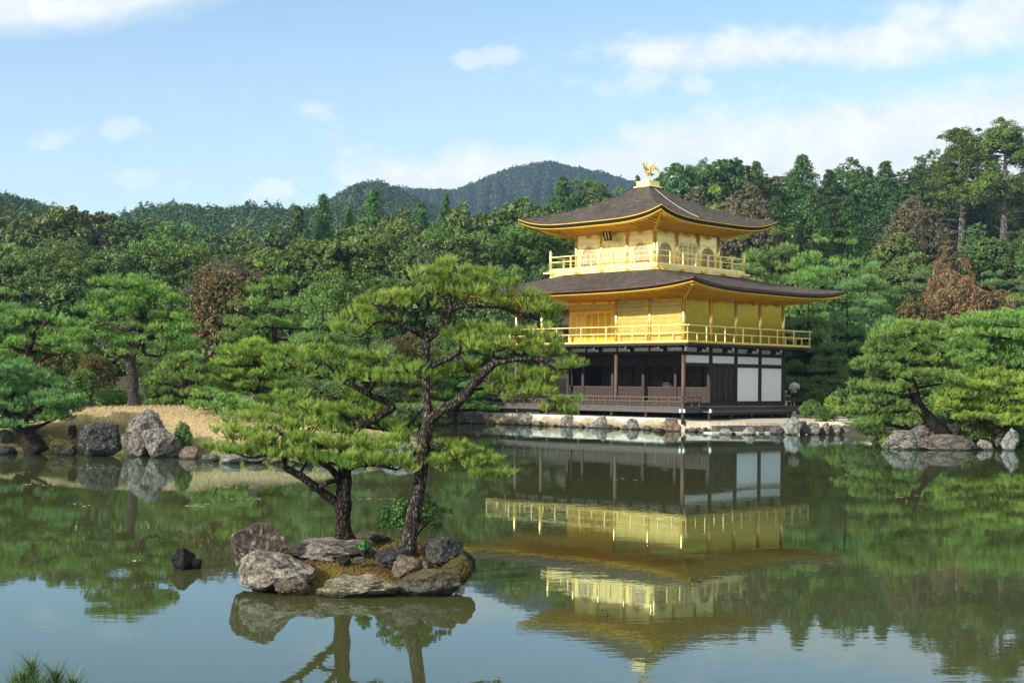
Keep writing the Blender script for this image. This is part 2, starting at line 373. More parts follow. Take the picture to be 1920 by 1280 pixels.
def build_ground():
    rows = np.concatenate([np.linspace(-30, 4, 12), np.linspace(5, 36, 40), np.linspace(36.3, 82, 190), np.geomspace(83, 160, 60), np.geomspace(166, 6000, 26)])
    a = np.sinh(np.linspace(-2.6, 2.6, 440)) / math.sinh(2.6)
    A, D = np.meshgrid(a, rows); Y = D; X = A*(np.abs(D)*1.05 + 16)
    d = shore_dist(X, Y); H = ground_h(X, Y, d)
    nr, nc = X.shape
    V = np.stack([X, Y, H], -1).reshape(-1, 3)
    idx = np.arange(nr*nc).reshape(nr, nc)
    Fc = np.stack([idx[:-1,:-1], idx[:-1,1:], idx[1:,1:], idx[1:,:-1]], -1).reshape(-1, 4)
    me = bpy.data.meshes.new('ground'); me.from_pydata(V.tolist(), [], Fc.tolist())
    me.polygons.foreach_set('use_smooth', np.ones(len(Fc), bool))
    # natural cover: forest floor, dry lawn on the spit, moss by the water, sand by the pavilion
    base = np.array([.055, .05, .028]); col = np.tile(base, (nr*nc, 1)).reshape(nr, nc, 3)
    def blend(mask, c):
        nonlocal col
        col = col*(1-mask[..., None]) + np.array(c)*mask[..., None]
    w = wobble(X, Y, 1.1)
    blend(sstep(0, .4, 1 - ((X-20)/8.5)**2 - ((Y-53)/7)**2 + .3*w), (.085, .095, .028))
    lawn = sstep(0, .35, 1 - ((X-MND.x)/7.2)**2 - ((Y-44)/5.6)**2 + .12*w)
    blend(sstep(0, .4, 1 - ((X+4.5)/8)**2 - ((Y-46)/7)**2 + .3*w), (.085, .092, .030))
    blend(lawn, (.40, .31, .165)); blend(lawn*sstep(.1, .9, w)*.75, (.20, .19, .075)); blend(lawn*sstep(.2, 1., -w)*.5, (.30, .20, .11))
    blend((1 - sstep(.35, 1.5, d + .35*w))*lawn*.9, (.11, .105, .035))
    q = (X-PX)*rdir.x + (Y-PY_)*rdir.y; u = (X-PX)*ldir.x + (Y-PY_)*ldir.y
    sand = sstep(-3.2, -2.4, q)*(1-sstep(20, 24, q))*sstep(-8.5, -7, u)*(1-sstep(13, 15, u))
    blend(sand, (.46, .42, .34))
    blend(1 - sstep(-.15, .1, d), (.06, .055, .03))
    ca = me.attributes.new('cover', 'FLOAT_COLOR', 'POINT'); ca.data.foreach_set('color', np.concatenate([col.reshape(-1, 3), np.ones((nr*nc, 1))], 1).astype(np.float32).ravel())
    m = NT('ground cover'); n = m.noise(6, 8, .7); n2 = m.noise(.8, 5, .6)
    c = m.mix(1.0, m.attrc('cover'), m.ramp(n, [(.25, .55), (.7, 1.35)]), 'MULTIPLY')
    c = m.mix(1.0, c, m.ramp(n2, [(.3, .8), (.7, 1.15)]), 'MULTIPLY')
    m.set('Base Color', c); m.set('Roughness', .95); m.set('Specular IOR Level', .1); m.bump(n, .7, .06); me.materials.append(m.mat)
    tag(obj('ground', me), kind='structure')
build_ground()

def build_water():
    mb = MB(); mb.add([(-75, -5, 0), (75, -5, 0), (75, 150, 0), (-75, 150, 0)], [(0, 1, 2, 3)])
    m = NT('pond water')
    pos = m.N.new('ShaderNodeNewGeometry').outputs['Position']
    dif = m.N.new('ShaderNodeBsdfDiffuse'); n0 = m.noise(.12, 3, .6, pos)
    m.L.new(m.ramp(n0, [(.3, (.045, .052, .018)), (.7, (.056, .060, .021))]), dif.inputs[0])
    gl = m.N.new('ShaderNodeBsdfGlossy'); gl.inputs['Roughness'].default_value = .004; gl.inputs['Color'].default_value = (.72, .90, 1, 1)
    r1 = m.noise(2.1, 3, .5, pos, (1.0, 2.2, 1)); r2 = m.noise(.35, 2, .5, pos, (1.0, 2.6, 1)); r3 = m.noise(7, 2, .5, pos, (1, 1.6, 1))
    calm = m.noise(.07, 3, .55, pos, (.6, 2.2, 1))                   # wind-ruffled lanes between glassy ones
    amp = m.ramp(calm, [(.40, .12), (.64, .75)])
    h = m.math('ADD', m.math('ADD', r1, m.math('MULTIPLY', r2, 1.6)), m.math('MULTIPLY', r3, .35))
    h = m.math('MULTIPLY', h, amp)
    b = m.N.new('ShaderNodeBump'); b.inputs['Strength'].default_value = .10; b.inputs['Distance'].default_value = .012
    m.L.new(h, b.inputs['Height']); m.L.new(b.outputs[0], gl.inputs['Normal'])
    fr = m.N.new('ShaderNodeFresnel'); fr.inputs['IOR'].default_value = 1.37; 
    f2 = m.math('MINIMUM', m.math('ADD', m.math('MULTIPLY', fr.outputs[0], 1.0), .0), 1.0)
    mx = m.N.new('ShaderNodeMixShader'); m.L.new(f2, mx.inputs[0]); m.L.new(dif.outputs[0], mx.inputs[1]); m.L.new(gl.outputs[0], mx.inputs[2])
    m.L.new(mx.outputs[0], m.out.inputs[0])
    tag(mb.build('water', m.mat), kind='structure')
build_water()

# ------------------------------------------------------------------ hills with their far woods
def hill(name, prof, dfront, dback, z0, matname, dens, tsize, seed, label=None, per_=60, lf=.20):
    """prof: skyline in photo pixels; the ridge stands at dback, the foot at dfront"""
    rng = np.random.default_rng(seed)
    xs = np.array([p[0] for p in prof], float); ys = np.array([p[1] for p in prof], float)
    cx = np.linspace(xs[0], xs[-1], 150); cy = np.interp(cx, xs, ys)
    nr = 40; V = []
    for j in range(nr + 8):
        t = min(j/(nr-1), 1.0); back = max(0, j-(nr-1))/8.0
        for i in range(len(cx)):
            d = lerp(dfront, dback, t) + back*(dback-dfront)*.5
            pr = at(cx[i], cy[i], dback)
            zz = lerp(z0, pr.z - tsize*.75, t**.85) if back == 0 else lerp(pr.z - tsize*.75, z0, back)
            a = pr.x/dback
            zz += (wobble(np.array(a*900), np.array(d*.02), 1.0)*.035*(pr.z-z0)*math.sin(math.pi*min(t, 1)) if back == 0 else 0)
            V.append((a*d, d, float(zz)))
    n = len(cx); Fc = [(j*n+i, j*n+i+1, (j+1)*n+i+1, (j+1)*n+i) for j in range(nr+7) for i in range(n-1)]
    me = bpy.data.meshes.new(name); me.from_pydata(V, [], Fc); me.polygons.foreach_set('use_smooth', np.ones(len(Fc), bool))
    m = NT(name + ' floor'); m.set('Base Color', (.03, .045, .02)); m.set('Roughness', 1.0); me.materials.append(m.mat)
    tag(obj('hill', me), kind='structure')
    Vg = np.array(V).reshape(nr+8, n, 3)
    # crowns: rounded or pointed tufts of leaf faces standing all over the slope
    k = dens; jj = rng.beta(1.6, 1.0, k)*(nr-1.001); ii = rng.uniform(0, n-1.001, k)
    j0 = jj.astype(int); i0 = ii.astype(int); fj = (jj-j0)[:, None]; fi = (ii-i0)[:, None]
    Pb = (Vg[j0, i0]*(1-fi)+Vg[j0, i0+1]*fi)*(1-fj) + (Vg[j0+1, i0]*(1-fi)+Vg[j0+1, i0+1]*fi)*fj
    per = per_; sz = tsize*rng.uniform(.6, 1.25, k)
    u = rng.normal(size=(k, per, 3)); u[..., 2] = np.abs(u[..., 2])*1.0; u /= np.linalg.norm(u, axis=-1, keepdims=True)
    rad = rng.uniform(.75, 1.0, (k, per, 1))
    point = (rng.uniform(size=k) < .10)[:, None, None]
    c = u*rad; c = np.where(point, np.concatenate([c[..., :2]*(1.05-c[..., 2:])*.9, c[..., 2:]*1.15], -1), c*np.array([.62, .62, .8]))
    C = Pb[:, None, :] + c*sz[:, None, None]
    nrm = u + rng.normal(size=u.shape)*.16; nrm /= np.linalg.norm(nrm, axis=-1, keepdims=True)
    q = leaf_quads(C.reshape(-1, 3), nrm.reshape(-1, 3), (sz[:, None]*lf*rng.uniform(.7, 1.3, (k, per))).ravel(), rng)
    tint = np.clip(rng.uniform(0, 1, (k, 1))*.75 + rng.uniform(0, .3, (k, per)), 0, 1).ravel()
    tag(obj('distant_forest', polys_mesh('distant_forest', q, 4, matname, {'tint': tint})), kind='stuff', label=label)
def leaf_quads(C, Nn, size, rng, aspect=.75):
    """one leaf-spray quad per centre, facing Nn with a random turn"""
    r = rng.normal(size=C.shape); x = np.cross(Nn, r); x /= np.linalg.norm(x, axis=1)[:, None] + 1e-9
    y = np.cross(Nn, x); s = np.asarray(size)[:, None]*.5; a = aspect
    bend = Nn*s*.25
    return np.stack([C - x*s - bend, C - y*s*a + bend*.6, C + x*s - bend, C + y*s*a + bend*.6], 1).reshape(-1, 3)
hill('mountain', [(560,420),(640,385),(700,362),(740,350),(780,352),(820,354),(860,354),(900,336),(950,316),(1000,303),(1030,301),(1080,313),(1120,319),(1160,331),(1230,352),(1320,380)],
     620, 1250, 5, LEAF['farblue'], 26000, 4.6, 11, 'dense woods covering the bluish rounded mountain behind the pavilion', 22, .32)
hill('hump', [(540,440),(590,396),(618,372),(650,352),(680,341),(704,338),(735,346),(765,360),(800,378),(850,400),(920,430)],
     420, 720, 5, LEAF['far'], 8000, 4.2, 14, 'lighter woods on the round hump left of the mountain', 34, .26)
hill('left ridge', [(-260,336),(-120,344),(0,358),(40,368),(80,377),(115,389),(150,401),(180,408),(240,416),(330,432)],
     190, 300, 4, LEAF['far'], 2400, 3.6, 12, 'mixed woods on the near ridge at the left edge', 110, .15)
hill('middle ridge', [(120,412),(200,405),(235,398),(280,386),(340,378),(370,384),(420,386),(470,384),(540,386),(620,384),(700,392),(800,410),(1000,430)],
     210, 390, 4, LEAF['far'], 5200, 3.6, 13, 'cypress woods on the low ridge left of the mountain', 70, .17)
# ================================================================== PAVILION
def gold_mat(name, base, met=.35, rough=.42, lines=None):
    m = NT(name); n = m.noise(3.0, 5, .6); n2 = m.noise(40, 3, .6)
    c = m.mix(1.0, base, m.ramp(n, [(.3, .86), (.7, 1.08)]), 'MULTIPLY')
    sp = m.N.new('ShaderNodeSeparateXYZ'); m.L.new(m.tc(), sp.inputs[0]); cx = m.N.new('ShaderNodeCombineXYZ'); m.L.new(m.math('ADD', sp.outputs[0], sp.outputs[1]), cx.inputs[0]); m.L.new(sp.outputs[2], cx.inputs[1])
    br = m.N.new('ShaderNodeTexBrick'); br.inputs['Scale'].default_value = 1.0; br.inputs['Brick Width'].default_value = .42; br.inputs['Row Height'].default_value = .21; br.inputs['Mortar Size'].default_value = .004
    br.inputs['Color1'].default_value = (.97, .97, .95, 1); br.inputs['Color2'].default_value = (1.14, 1.14, 1.13, 1); br.inputs['Mortar'].default_value = (.80, .76, .70, 1); m.L.new(cx.outputs[0], br.inputs['Vector'])
    c = m.mix(.75, c, m.mix(1.0, c, br.outputs[0], 'MULTIPLY'))
    m.set('Base Color', c); m.set('Metallic', met); m.set('Roughness', rough); m.set('Specular IOR Level', .35)
    if lines:
        w = m.wave(lines, 'Z'); h = m.math('ADD', m.math('MULTIPLY', m.ramp(w, [(0, 0), (.14, 1)]), 1.0), m.math('MULTIPLY', n2, .15)); m.bump(h, .5, .02)
    else: m.bump(n2, .12, .01)
    return m.mat
GOLD = gold_mat('gold leaf', (.76, .50, .040), .72, .42); GOLDP = gold_mat('gold leaf boards', (.55, .44, .125), .70, .42, 1.5)
GOLDSHADE = gold_mat('shaded polished gold leaf', (.42, .295, .03), .96, .24)  # smooth leaf, base darkened to put the right-hand face's shade into its colour
GOLDW = gold_mat('bright gold leaf', (.92, .78, .34), .45, .42); GOLDW2 = gold_mat('upper wall gold leaf', (.95, .82, .37), .45, .44, 1.1)
COLG = gold_mat('polished gold column', (.86, .68, .24), .85, .3)
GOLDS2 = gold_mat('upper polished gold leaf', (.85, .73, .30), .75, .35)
def wood_mat(name, c0, c1, sc=3, ax=(1, 1, .12)):
    m = NT(name); n = m.noise(sc*4, 5, .6, stretch=ax); m.set('Base Color', m.ramp(n, [(.3, c0), (.7, c1)])); m.set('Roughness', .7); m.bump(n, .3, .01); return m.mat
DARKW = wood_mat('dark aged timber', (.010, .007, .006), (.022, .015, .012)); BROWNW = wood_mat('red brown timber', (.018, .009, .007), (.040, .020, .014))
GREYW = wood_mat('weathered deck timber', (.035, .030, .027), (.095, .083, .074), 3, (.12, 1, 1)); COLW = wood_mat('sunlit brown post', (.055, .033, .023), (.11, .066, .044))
BLACK = NT('black lacquer'); BLACK.set('Base Color', (.012, .010, .010)); BLACK.set('Roughness', .5); BLACK = BLACK.mat
COPPER = NT('red brown eave trim'); COPPER.set('Base Color', (.12, .035, .02)); COPPER.set('Roughness', .6); COPPER = COPPER.mat
def plain(name, c, rough=.8, met=0.0, var=.12, sc=4):
    m = NT(name); n = m.noise(sc, 5, .6); m.set('Base Color', m.mix(1.0, c, m.ramp(n, [(.3, 1-var), (.7, 1+var)]), 'MULTIPLY')); m.set('Roughness', rough); m.set('Metallic', met); return m.mat
PLASTER = plain('white plaster', (.84, .86, .87), .8, var=.05); SHADEPL = plain('shaded white plaster', (.66, .67, .66), .9)  # frieze plaster is white; shade under the balcony is put into its grey
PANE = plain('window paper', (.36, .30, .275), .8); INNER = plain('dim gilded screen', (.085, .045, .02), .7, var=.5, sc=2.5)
WHITE = plain('white paint', (.8, .8, .78), .6, var=.03); IRON = plain('dark iron', (.05, .05, .05), .5)
def thatch_mat():
    m = NT('bark thatch'); n = m.noise(3.2, 6, .65, stretch=(1, 1, 3)); f = m.noise(55, 4, .7); big = m.noise(.5, 4, .6)
    c = m.ramp(m.math('ADD', m.math('MULTIPLY', n, .55), m.math('MULTIPLY', f, .45)), [(.32, (.022, .017, .014)), (.5, (.078, .064, .055)), (.68, (.19, .162, .138))])
    c = m.mix(1.0, c, m.ramp(big, [(.3, .75), (.7, 1.2)]), 'MULTIPLY')
    wv = m.wave(4.2, 'Z', 3.0); c = m.mix(1.0, c, m.ramp(wv, [(.0, .84), (.5, 1.06)]), 'MULTIPLY')
    m.set('Base Color', c); m.set('Roughness', .95); m.set('Specular IOR Level', .15); m.bump(m.math('ADD', m.math('ADD', f, n), m.math('MULTIPLY', wv, .5)), .9, .05); return m.mat
THATCH = thatch_mat()

ROOT = empty('golden_pavilion', (PX, PY_, 0), PYAW)
tag(ROOT, 'three storey golden pavilion with two dark bark roofs at the pond edge', 'pavilion')
class PB(MB):
    def b(s, u0, u1, v0, v1, z0, z1, mi=0): s.box(v0, v1, u0, u1, z0, z1, mi)
    def r(s, a, b_, w, h=None, mi=0): s.bar((a[1], a[0], a[2]), (b_[1], b_[0], b_[2]), w, h, mi)
    def c(s, u, v, r, z0, z1, n=12, mi=0): s.cyl((v, u), r, z0, z1, n, mi)
def part(name, mb, mats, parent=ROOT, label=None):
    o = mb.build(name, mats, parent)
    if label: o['label'] = label
    return o
UL, VR = 11.54, 4*B
# ---- ground floor --------------------------------------------------------
deck = PB(); deck.b(-1.5, 13.3, -1.92, -.12, 1.05, 1.13); deck.b(-1.5, -.12, -.58, 8.9, 1.05, 1.13)
for i in range(24): pass
deck.b(-1.5, 13.3, -1.90, -1.80, .84, 1.05); deck.b(-1.48, -1.38, -1.92, 8.9, .84, 1.05)
dk = part('veranda', deck, GREYW)
for (u, v) in [(x, -1.75) for x in (-1.35, .9, 3.1, 5.3, 7.5, 9.7, 11.9, 13.1)] + [(-1.35, y) for y in (.6, 2.7, 4.8, 6.9, 8.8)]:
    p = PB(); p.c(u, v, .085, .30, .84, 10); part('deck_post', p, DARKW, dk)
rail = PB()
for z in (1.37, 1.575): rail.r((-1.62, -1.86, z), (13.4, -1.86, z), .055, .05); rail.r((-1.46, -2.0, z), (-1.46, -.5, z), .055, .05)
for i in range(19): rail.r((-1.44 + i*.805, -1.86, 1.13), (-1.44 + i*.805, -1.86, 1.55), .055)
rail.r((-1.46, -1.2, 1.13), (-1.46, -1.2, 1.55), .055); rail.r((-1.46, -.6, 1.13), (-1.46, -.6, 1.55), .055)
part('railing', rail, GREYW, dk)
for (u, v) in ((-1.56, -1.92), (-1.40, -2.0), (-2.13, -.62)):
    tips = PB(); tips.b(u-.045, u+.045, v-.045, v+.045, .86, 1.02); part('white_beam_end', tips, WHITE, dk)
st = PB(); st.b(-2.05, -1.52, -.6, 6.5, .86, .92); st.b(-2.02, -1.94, -.58, 6.48, .74, .86, 1)
for v in (-.5, 1.2, 2.9, 4.6, 6.3): st.b(-1.98, -1.88, v, v+.12, .35, .74, 1)
part('step_bench', st, [GREYW, DARKW])
fl = PB(); fl.b(-.12, 13.1, -.12, 8.6, 1.0, 1.29); fl.b(-.13, 9.7, B, 8.6, .4, 1.0); part('floor', fl, BROWNW)
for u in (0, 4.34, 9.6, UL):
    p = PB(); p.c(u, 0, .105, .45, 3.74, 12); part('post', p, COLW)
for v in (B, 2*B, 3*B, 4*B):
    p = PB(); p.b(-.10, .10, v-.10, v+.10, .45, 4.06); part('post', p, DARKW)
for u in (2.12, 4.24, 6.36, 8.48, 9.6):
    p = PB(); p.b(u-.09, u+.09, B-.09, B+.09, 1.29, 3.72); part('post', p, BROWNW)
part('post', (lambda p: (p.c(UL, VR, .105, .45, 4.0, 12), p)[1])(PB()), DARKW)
dado = PB()
us = [0.1, 2.03, 2.21, 4.15, 4.33, 6.27, 6.45, 8.39, 8.57, 9.5]
for a, b_ in zip(us[::2], us[1::2]):
    dado.b(a, b_, B-.04, B+.04, 1.29, 2.05)
    for k in range(int((b_-a)/.16)): dado.b(a+.05+k*.16, a+.075+k*.16, B-.055, B-.038, 1.33, 2.0)
    dado.b(a, b_, B-.06, B-.036, 2.02, 2.055, 1)
part('lower_panel', dado, [BROWNW, GREYW])
up = PB(); up.b(.1, 9.5, B-.04, B+.04, 3.26, 3.72); up.b(.1, 9.5, B-.07, B+.07, 3.13, 3.26, 1); up.b(.02, UL, .05, B, 3.72, 3.76, 1); part('upper_panel', up, [BROWNW, DARKW])
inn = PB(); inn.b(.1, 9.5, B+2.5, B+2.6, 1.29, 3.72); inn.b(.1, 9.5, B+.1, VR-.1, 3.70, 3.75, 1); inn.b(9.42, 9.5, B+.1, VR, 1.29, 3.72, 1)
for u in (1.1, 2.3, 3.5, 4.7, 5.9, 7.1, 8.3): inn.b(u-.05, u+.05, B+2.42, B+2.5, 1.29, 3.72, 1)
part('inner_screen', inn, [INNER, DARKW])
wl = PB(); wl.b(0, UL, VR-.06, VR+.06, 1.29, 4.05); part('rear_wall', wl, DARKW)
# right-hand face: door leaf bay, two white panels, transoms
dr = PB(); dr.b(-.05, .03, B+.1, 2*B-.1, 1.30, 3.12)
for k, v0 in enumerate((B+.14, B+1.08)):
    dr.b(-.075, -.05, v0, v0+.06, 1.36, 3.08, 1); dr.b(-.075, -.05, v0+.78, v0+.84, 1.36, 3.08, 1); dr.b(-.075, -.05, v0+.06, v0+.78, 1.36, 1.42, 1); dr.b(-.075, -.05, v0+.06, v0+.78, 3.02, 3.08, 1)
    dr.b(-.075, -.05, v0+.40, v0+.44, 1.42, 3.02, 1)
    for zc, sg in ((1.46, 1), (2.98, -1)):
        for vv, dv in ((v0+.07, 1), (v0+.77, -1)):
            dr.r((-.082, vv, zc), (-.082, vv+dv*.13, zc+sg*.02), .02, .03, 2); dr.r((-.082, vv, zc), (-.082, vv+dv*.02, zc+sg*.30), .03, .02, 2)
part('double_door', dr, [BROWNW, DARKW, GREYW])
for k in (2, 3):
    p = PB(); v0 = k*B+.13; p.b(-.04, .03, v0, v0+B-.26, 1.36, 3.08); part('white_panel', p, PLASTER)
for k in range(4):
    p = PB(); v0 = k*B+.13; p.b(-.04, .03, v0, v0+B-.26, 3.27, 3.64); part('transom_panel', p, PLASTER)
bm = PB()
for z0, z1 in ((3.10, 3.25), (3.66, 3.80)): bm.b(-.11, .11, .1, VR+.14, z0, z1)
bm.b(-.11, .11, B, VR+.1, 1.2, 1.34); bm.b(-.1, UL+.14, -.11, .11, 3.72, 3.84); bm.b(-.1, UL+.14, -.09, .09, 4.02, 4.09); bm.b(-.09, .09, .09, VR+.1, 4.02, 4.09)
bm.b(UL-.1, UL+.1, .1, VR, 3.72, 3.84)
part('beam', bm, DARKW)
pl = PB(); pl.b(.06, UL, -.03, .03, 3.84, 4.02); pl.b(-.03, .03, .06, VR, 3.80, 4.02); part('frieze', pl, SHADEPL)
for i in range(12): sd = PB(); sd.b(i*1.06-.05 if i else -.09, i*1.06+.05, -.07, -.03, 3.84, 4.02); part('frieze_stud', sd, DARKW)
for i in range(1, 9): sd = PB(); sd.b(-.07, -.03, i*1.06-.05, i*1.06+.05, 3.80, 4.02); part('frieze_stud', sd, DARKW)
def bracket(u, v, du, dv):
    t = PB()
    def pt(o, s, z): return (u + du*o + (s if dv else 0), v + dv*o + (s if du else 0), z)
    t.r(pt(.03, 0, 3.97), pt(.62, 0, 3.99), .10, .10); t.r(pt(.03, 0, 3.86), pt(.36, 0, 3.88), .10, .10)
    t.r(pt(.30, -.18, 4.03), pt(.30, .18, 4.03), .09, .07); t.r(pt(.56, -.05, 4.05), pt(.56, .05, 4.05), .14, .07)
    o = part('bracket', t, DARKW)
    w = PB(); w.r(pt(.62, 0, 3.985), pt(.68, 0, 3.99), .11, .13); part('bracket_tip', w, WHITE, o)
    w = PB(); w.r(pt(.36, 0, 3.88), pt(.42, 0, 3.88), .11, .12); part('bracket_tip', w, WHITE, o)
for i in range(6): bracket(1.06 + 2.12*i, 0, 0, -1)
for i in range(4): bracket(0, 1.06 + 2.12*i, -1, 0)
cbk = PB(); cbk.r((0, 0, 3.98), (-.62, -.62, 4.0), .12, .11); cbk.r((0, 0, 3.86), (-.38, -.38, 3.88), .12, .1); o = part('bracket', cbk, DARKW)
w = PB(); w.r((-.62, -.62, 4.0), (-.68, -.68, 4.0), .11, .13); part('bracket_tip', w, WHITE, o)
w = PB(); w.r((-.38, -.38, 3.88), (-.44, -.44, 3.88), .11, .11); part('bracket_tip', w, WHITE, o)
# ---- second floor --------------------------------------------------------
O2 = 1.085; UE = 12.8
bal = PB(); bal.b(-O2+.04, UE-.04, -O2+.04, VR+O2-.04, 4.09, 4.20, 1); bal.b(-O2, UE, -O2, VR+O2, 4.20, 4.255)
for i in range(30): bal.b(-O2+.2+i*.46, -O2+.28+i*.46, -O2+.06, -.12, 4.035, 4.09, 1)
for i in range(20): bal.b(-O2+.06, -.12, .0+i*.46, .08+i*.46, 4.035, 4.09, 1)
b2 = part('balcony', bal, [GOLD, BLACK])
def rail_line(mb, a, b_, z0, ht, hm, n, full=.05, short=True, over=.12):
    a = Vector(a); b_ = Vector(b_); d = (b_-a).normalized(); L = (b_-a).length
    def P(t, z): q = a + d*t; return (q.x, q.y, z)
    mb.r(P(-over, z0+ht), P(L+over, z0+ht), .055, .05); mb.r(P(-over*.6, z0+hm), P(L+over*.6, z0+hm), .04, .045)
    mb.r(P(0, z0+.03), P(L, z0+.03), .07, .06)
    for i in range(n+1): mb.r(P(L*i/n, z0), P(L*i/n, z0+ht), full)
    if short:
        for i in range(n): mb.r(P(L*(i+.5)/n, z0), P(L*(i+.5)/n, z0+hm), full*.8)
rl = PB(); e = .06
rail_line(rl, (-O2+e, -O2+e), (UE-e, -O2+e), 4.255, .80, .44, 8); rail_line(rl, (-O2+e, -O2+e), (-O2+e, VR+O2-e), 4.255, .80, .44, 7)
rail_line(rl, (-O2+e, VR+O2-e), (UE-e, VR+O2-e), 4.255, .80, .44, 8); rail_line(rl, (UE-e, -O2+e), (UE-e, VR+O2-e), 4.255, .80, .44, 7)
part('railing', rl, GOLDW, b2)
WT = 6.42
w2 = PB(); w2.b(.0, 4.34, -.03, .05, 4.255, WT); w2.b(4.29, 4.37, .05, B, 4.255, WT); w2.b(.05, UL-1.9, VR-.05, VR+.03, 4.255, WT); w2.b(9.56, 9.64, B, VR, 4.255, WT)
part('wall', w2, GOLDP)
ws = PB(); ws.b(-.03, .05, .05, VR, 4.255, WT); part('side_wall', ws, GOLDSHADE)
w3 = PB(); w3.b(4.37, 9.56, B-.03, B+.05, 4.255, WT); part('recessed_wall', w3, GOLD)
for u in (0, 2.12, 4.34, 9.6, UL):
    p = PB(); p.c(u, -.02 if u else -.02, .10, 4.255, WT, 12); part('column', p, COLG)
for v in (B, 2*B, 3*B, 4*B):
    p = PB(); p.c(-.02, v, .10, 4.255, WT, 12); part('column', p, COLG)
p = PB(); p.c(UL, VR, .1, 4.255, WT); part('column', p, COLG)
tr = PB()      # mouldings of the projecting block, head beams
tr.b(.05, 4.3, -.055, -.03, 6.00, 6.06); tr.b(.10, 4.25, -.05, -.03, 4.255, 4.34)
tr.b(2.22, 3.1, -.045, -.03, 4.34, 6.0); tr.b(.12, 1.1, -.042, -.03, 4.34, 6.0)
tr.b(4.34, UL, -.09, .09, 6.12, 6.28); tr.b(UL-.09, UL+.09, .09, VR, 6.12, 6.28); part('moulding', tr, GOLDP)
for a, b_ in ((4.5, 6.3), (6.42, 8.4), (8.52, 9.5)):
    p = PB(); n = 4 if b_-a > 1.5 else 2
    for k in range(n+1): uu = a + (b_-a-.06)*k/n; p.b(uu, uu+.06, B-.055, B-.03, 4.3, 5.98)
    p.b(a, b_, B-.06, B-.03, 5.98, 6.08)
    if a > 8:
        for k in range(12): p.b(a+.06+k*.075, a+.075+k*.075, B-.045, B-.03, 4.3, 5.98)
    part('sliding_door', p, GOLDW)
cl = PB(); cl.b(.05, UL, .05, VR, WT, WT+.05); part('ceiling', cl, GOLD)

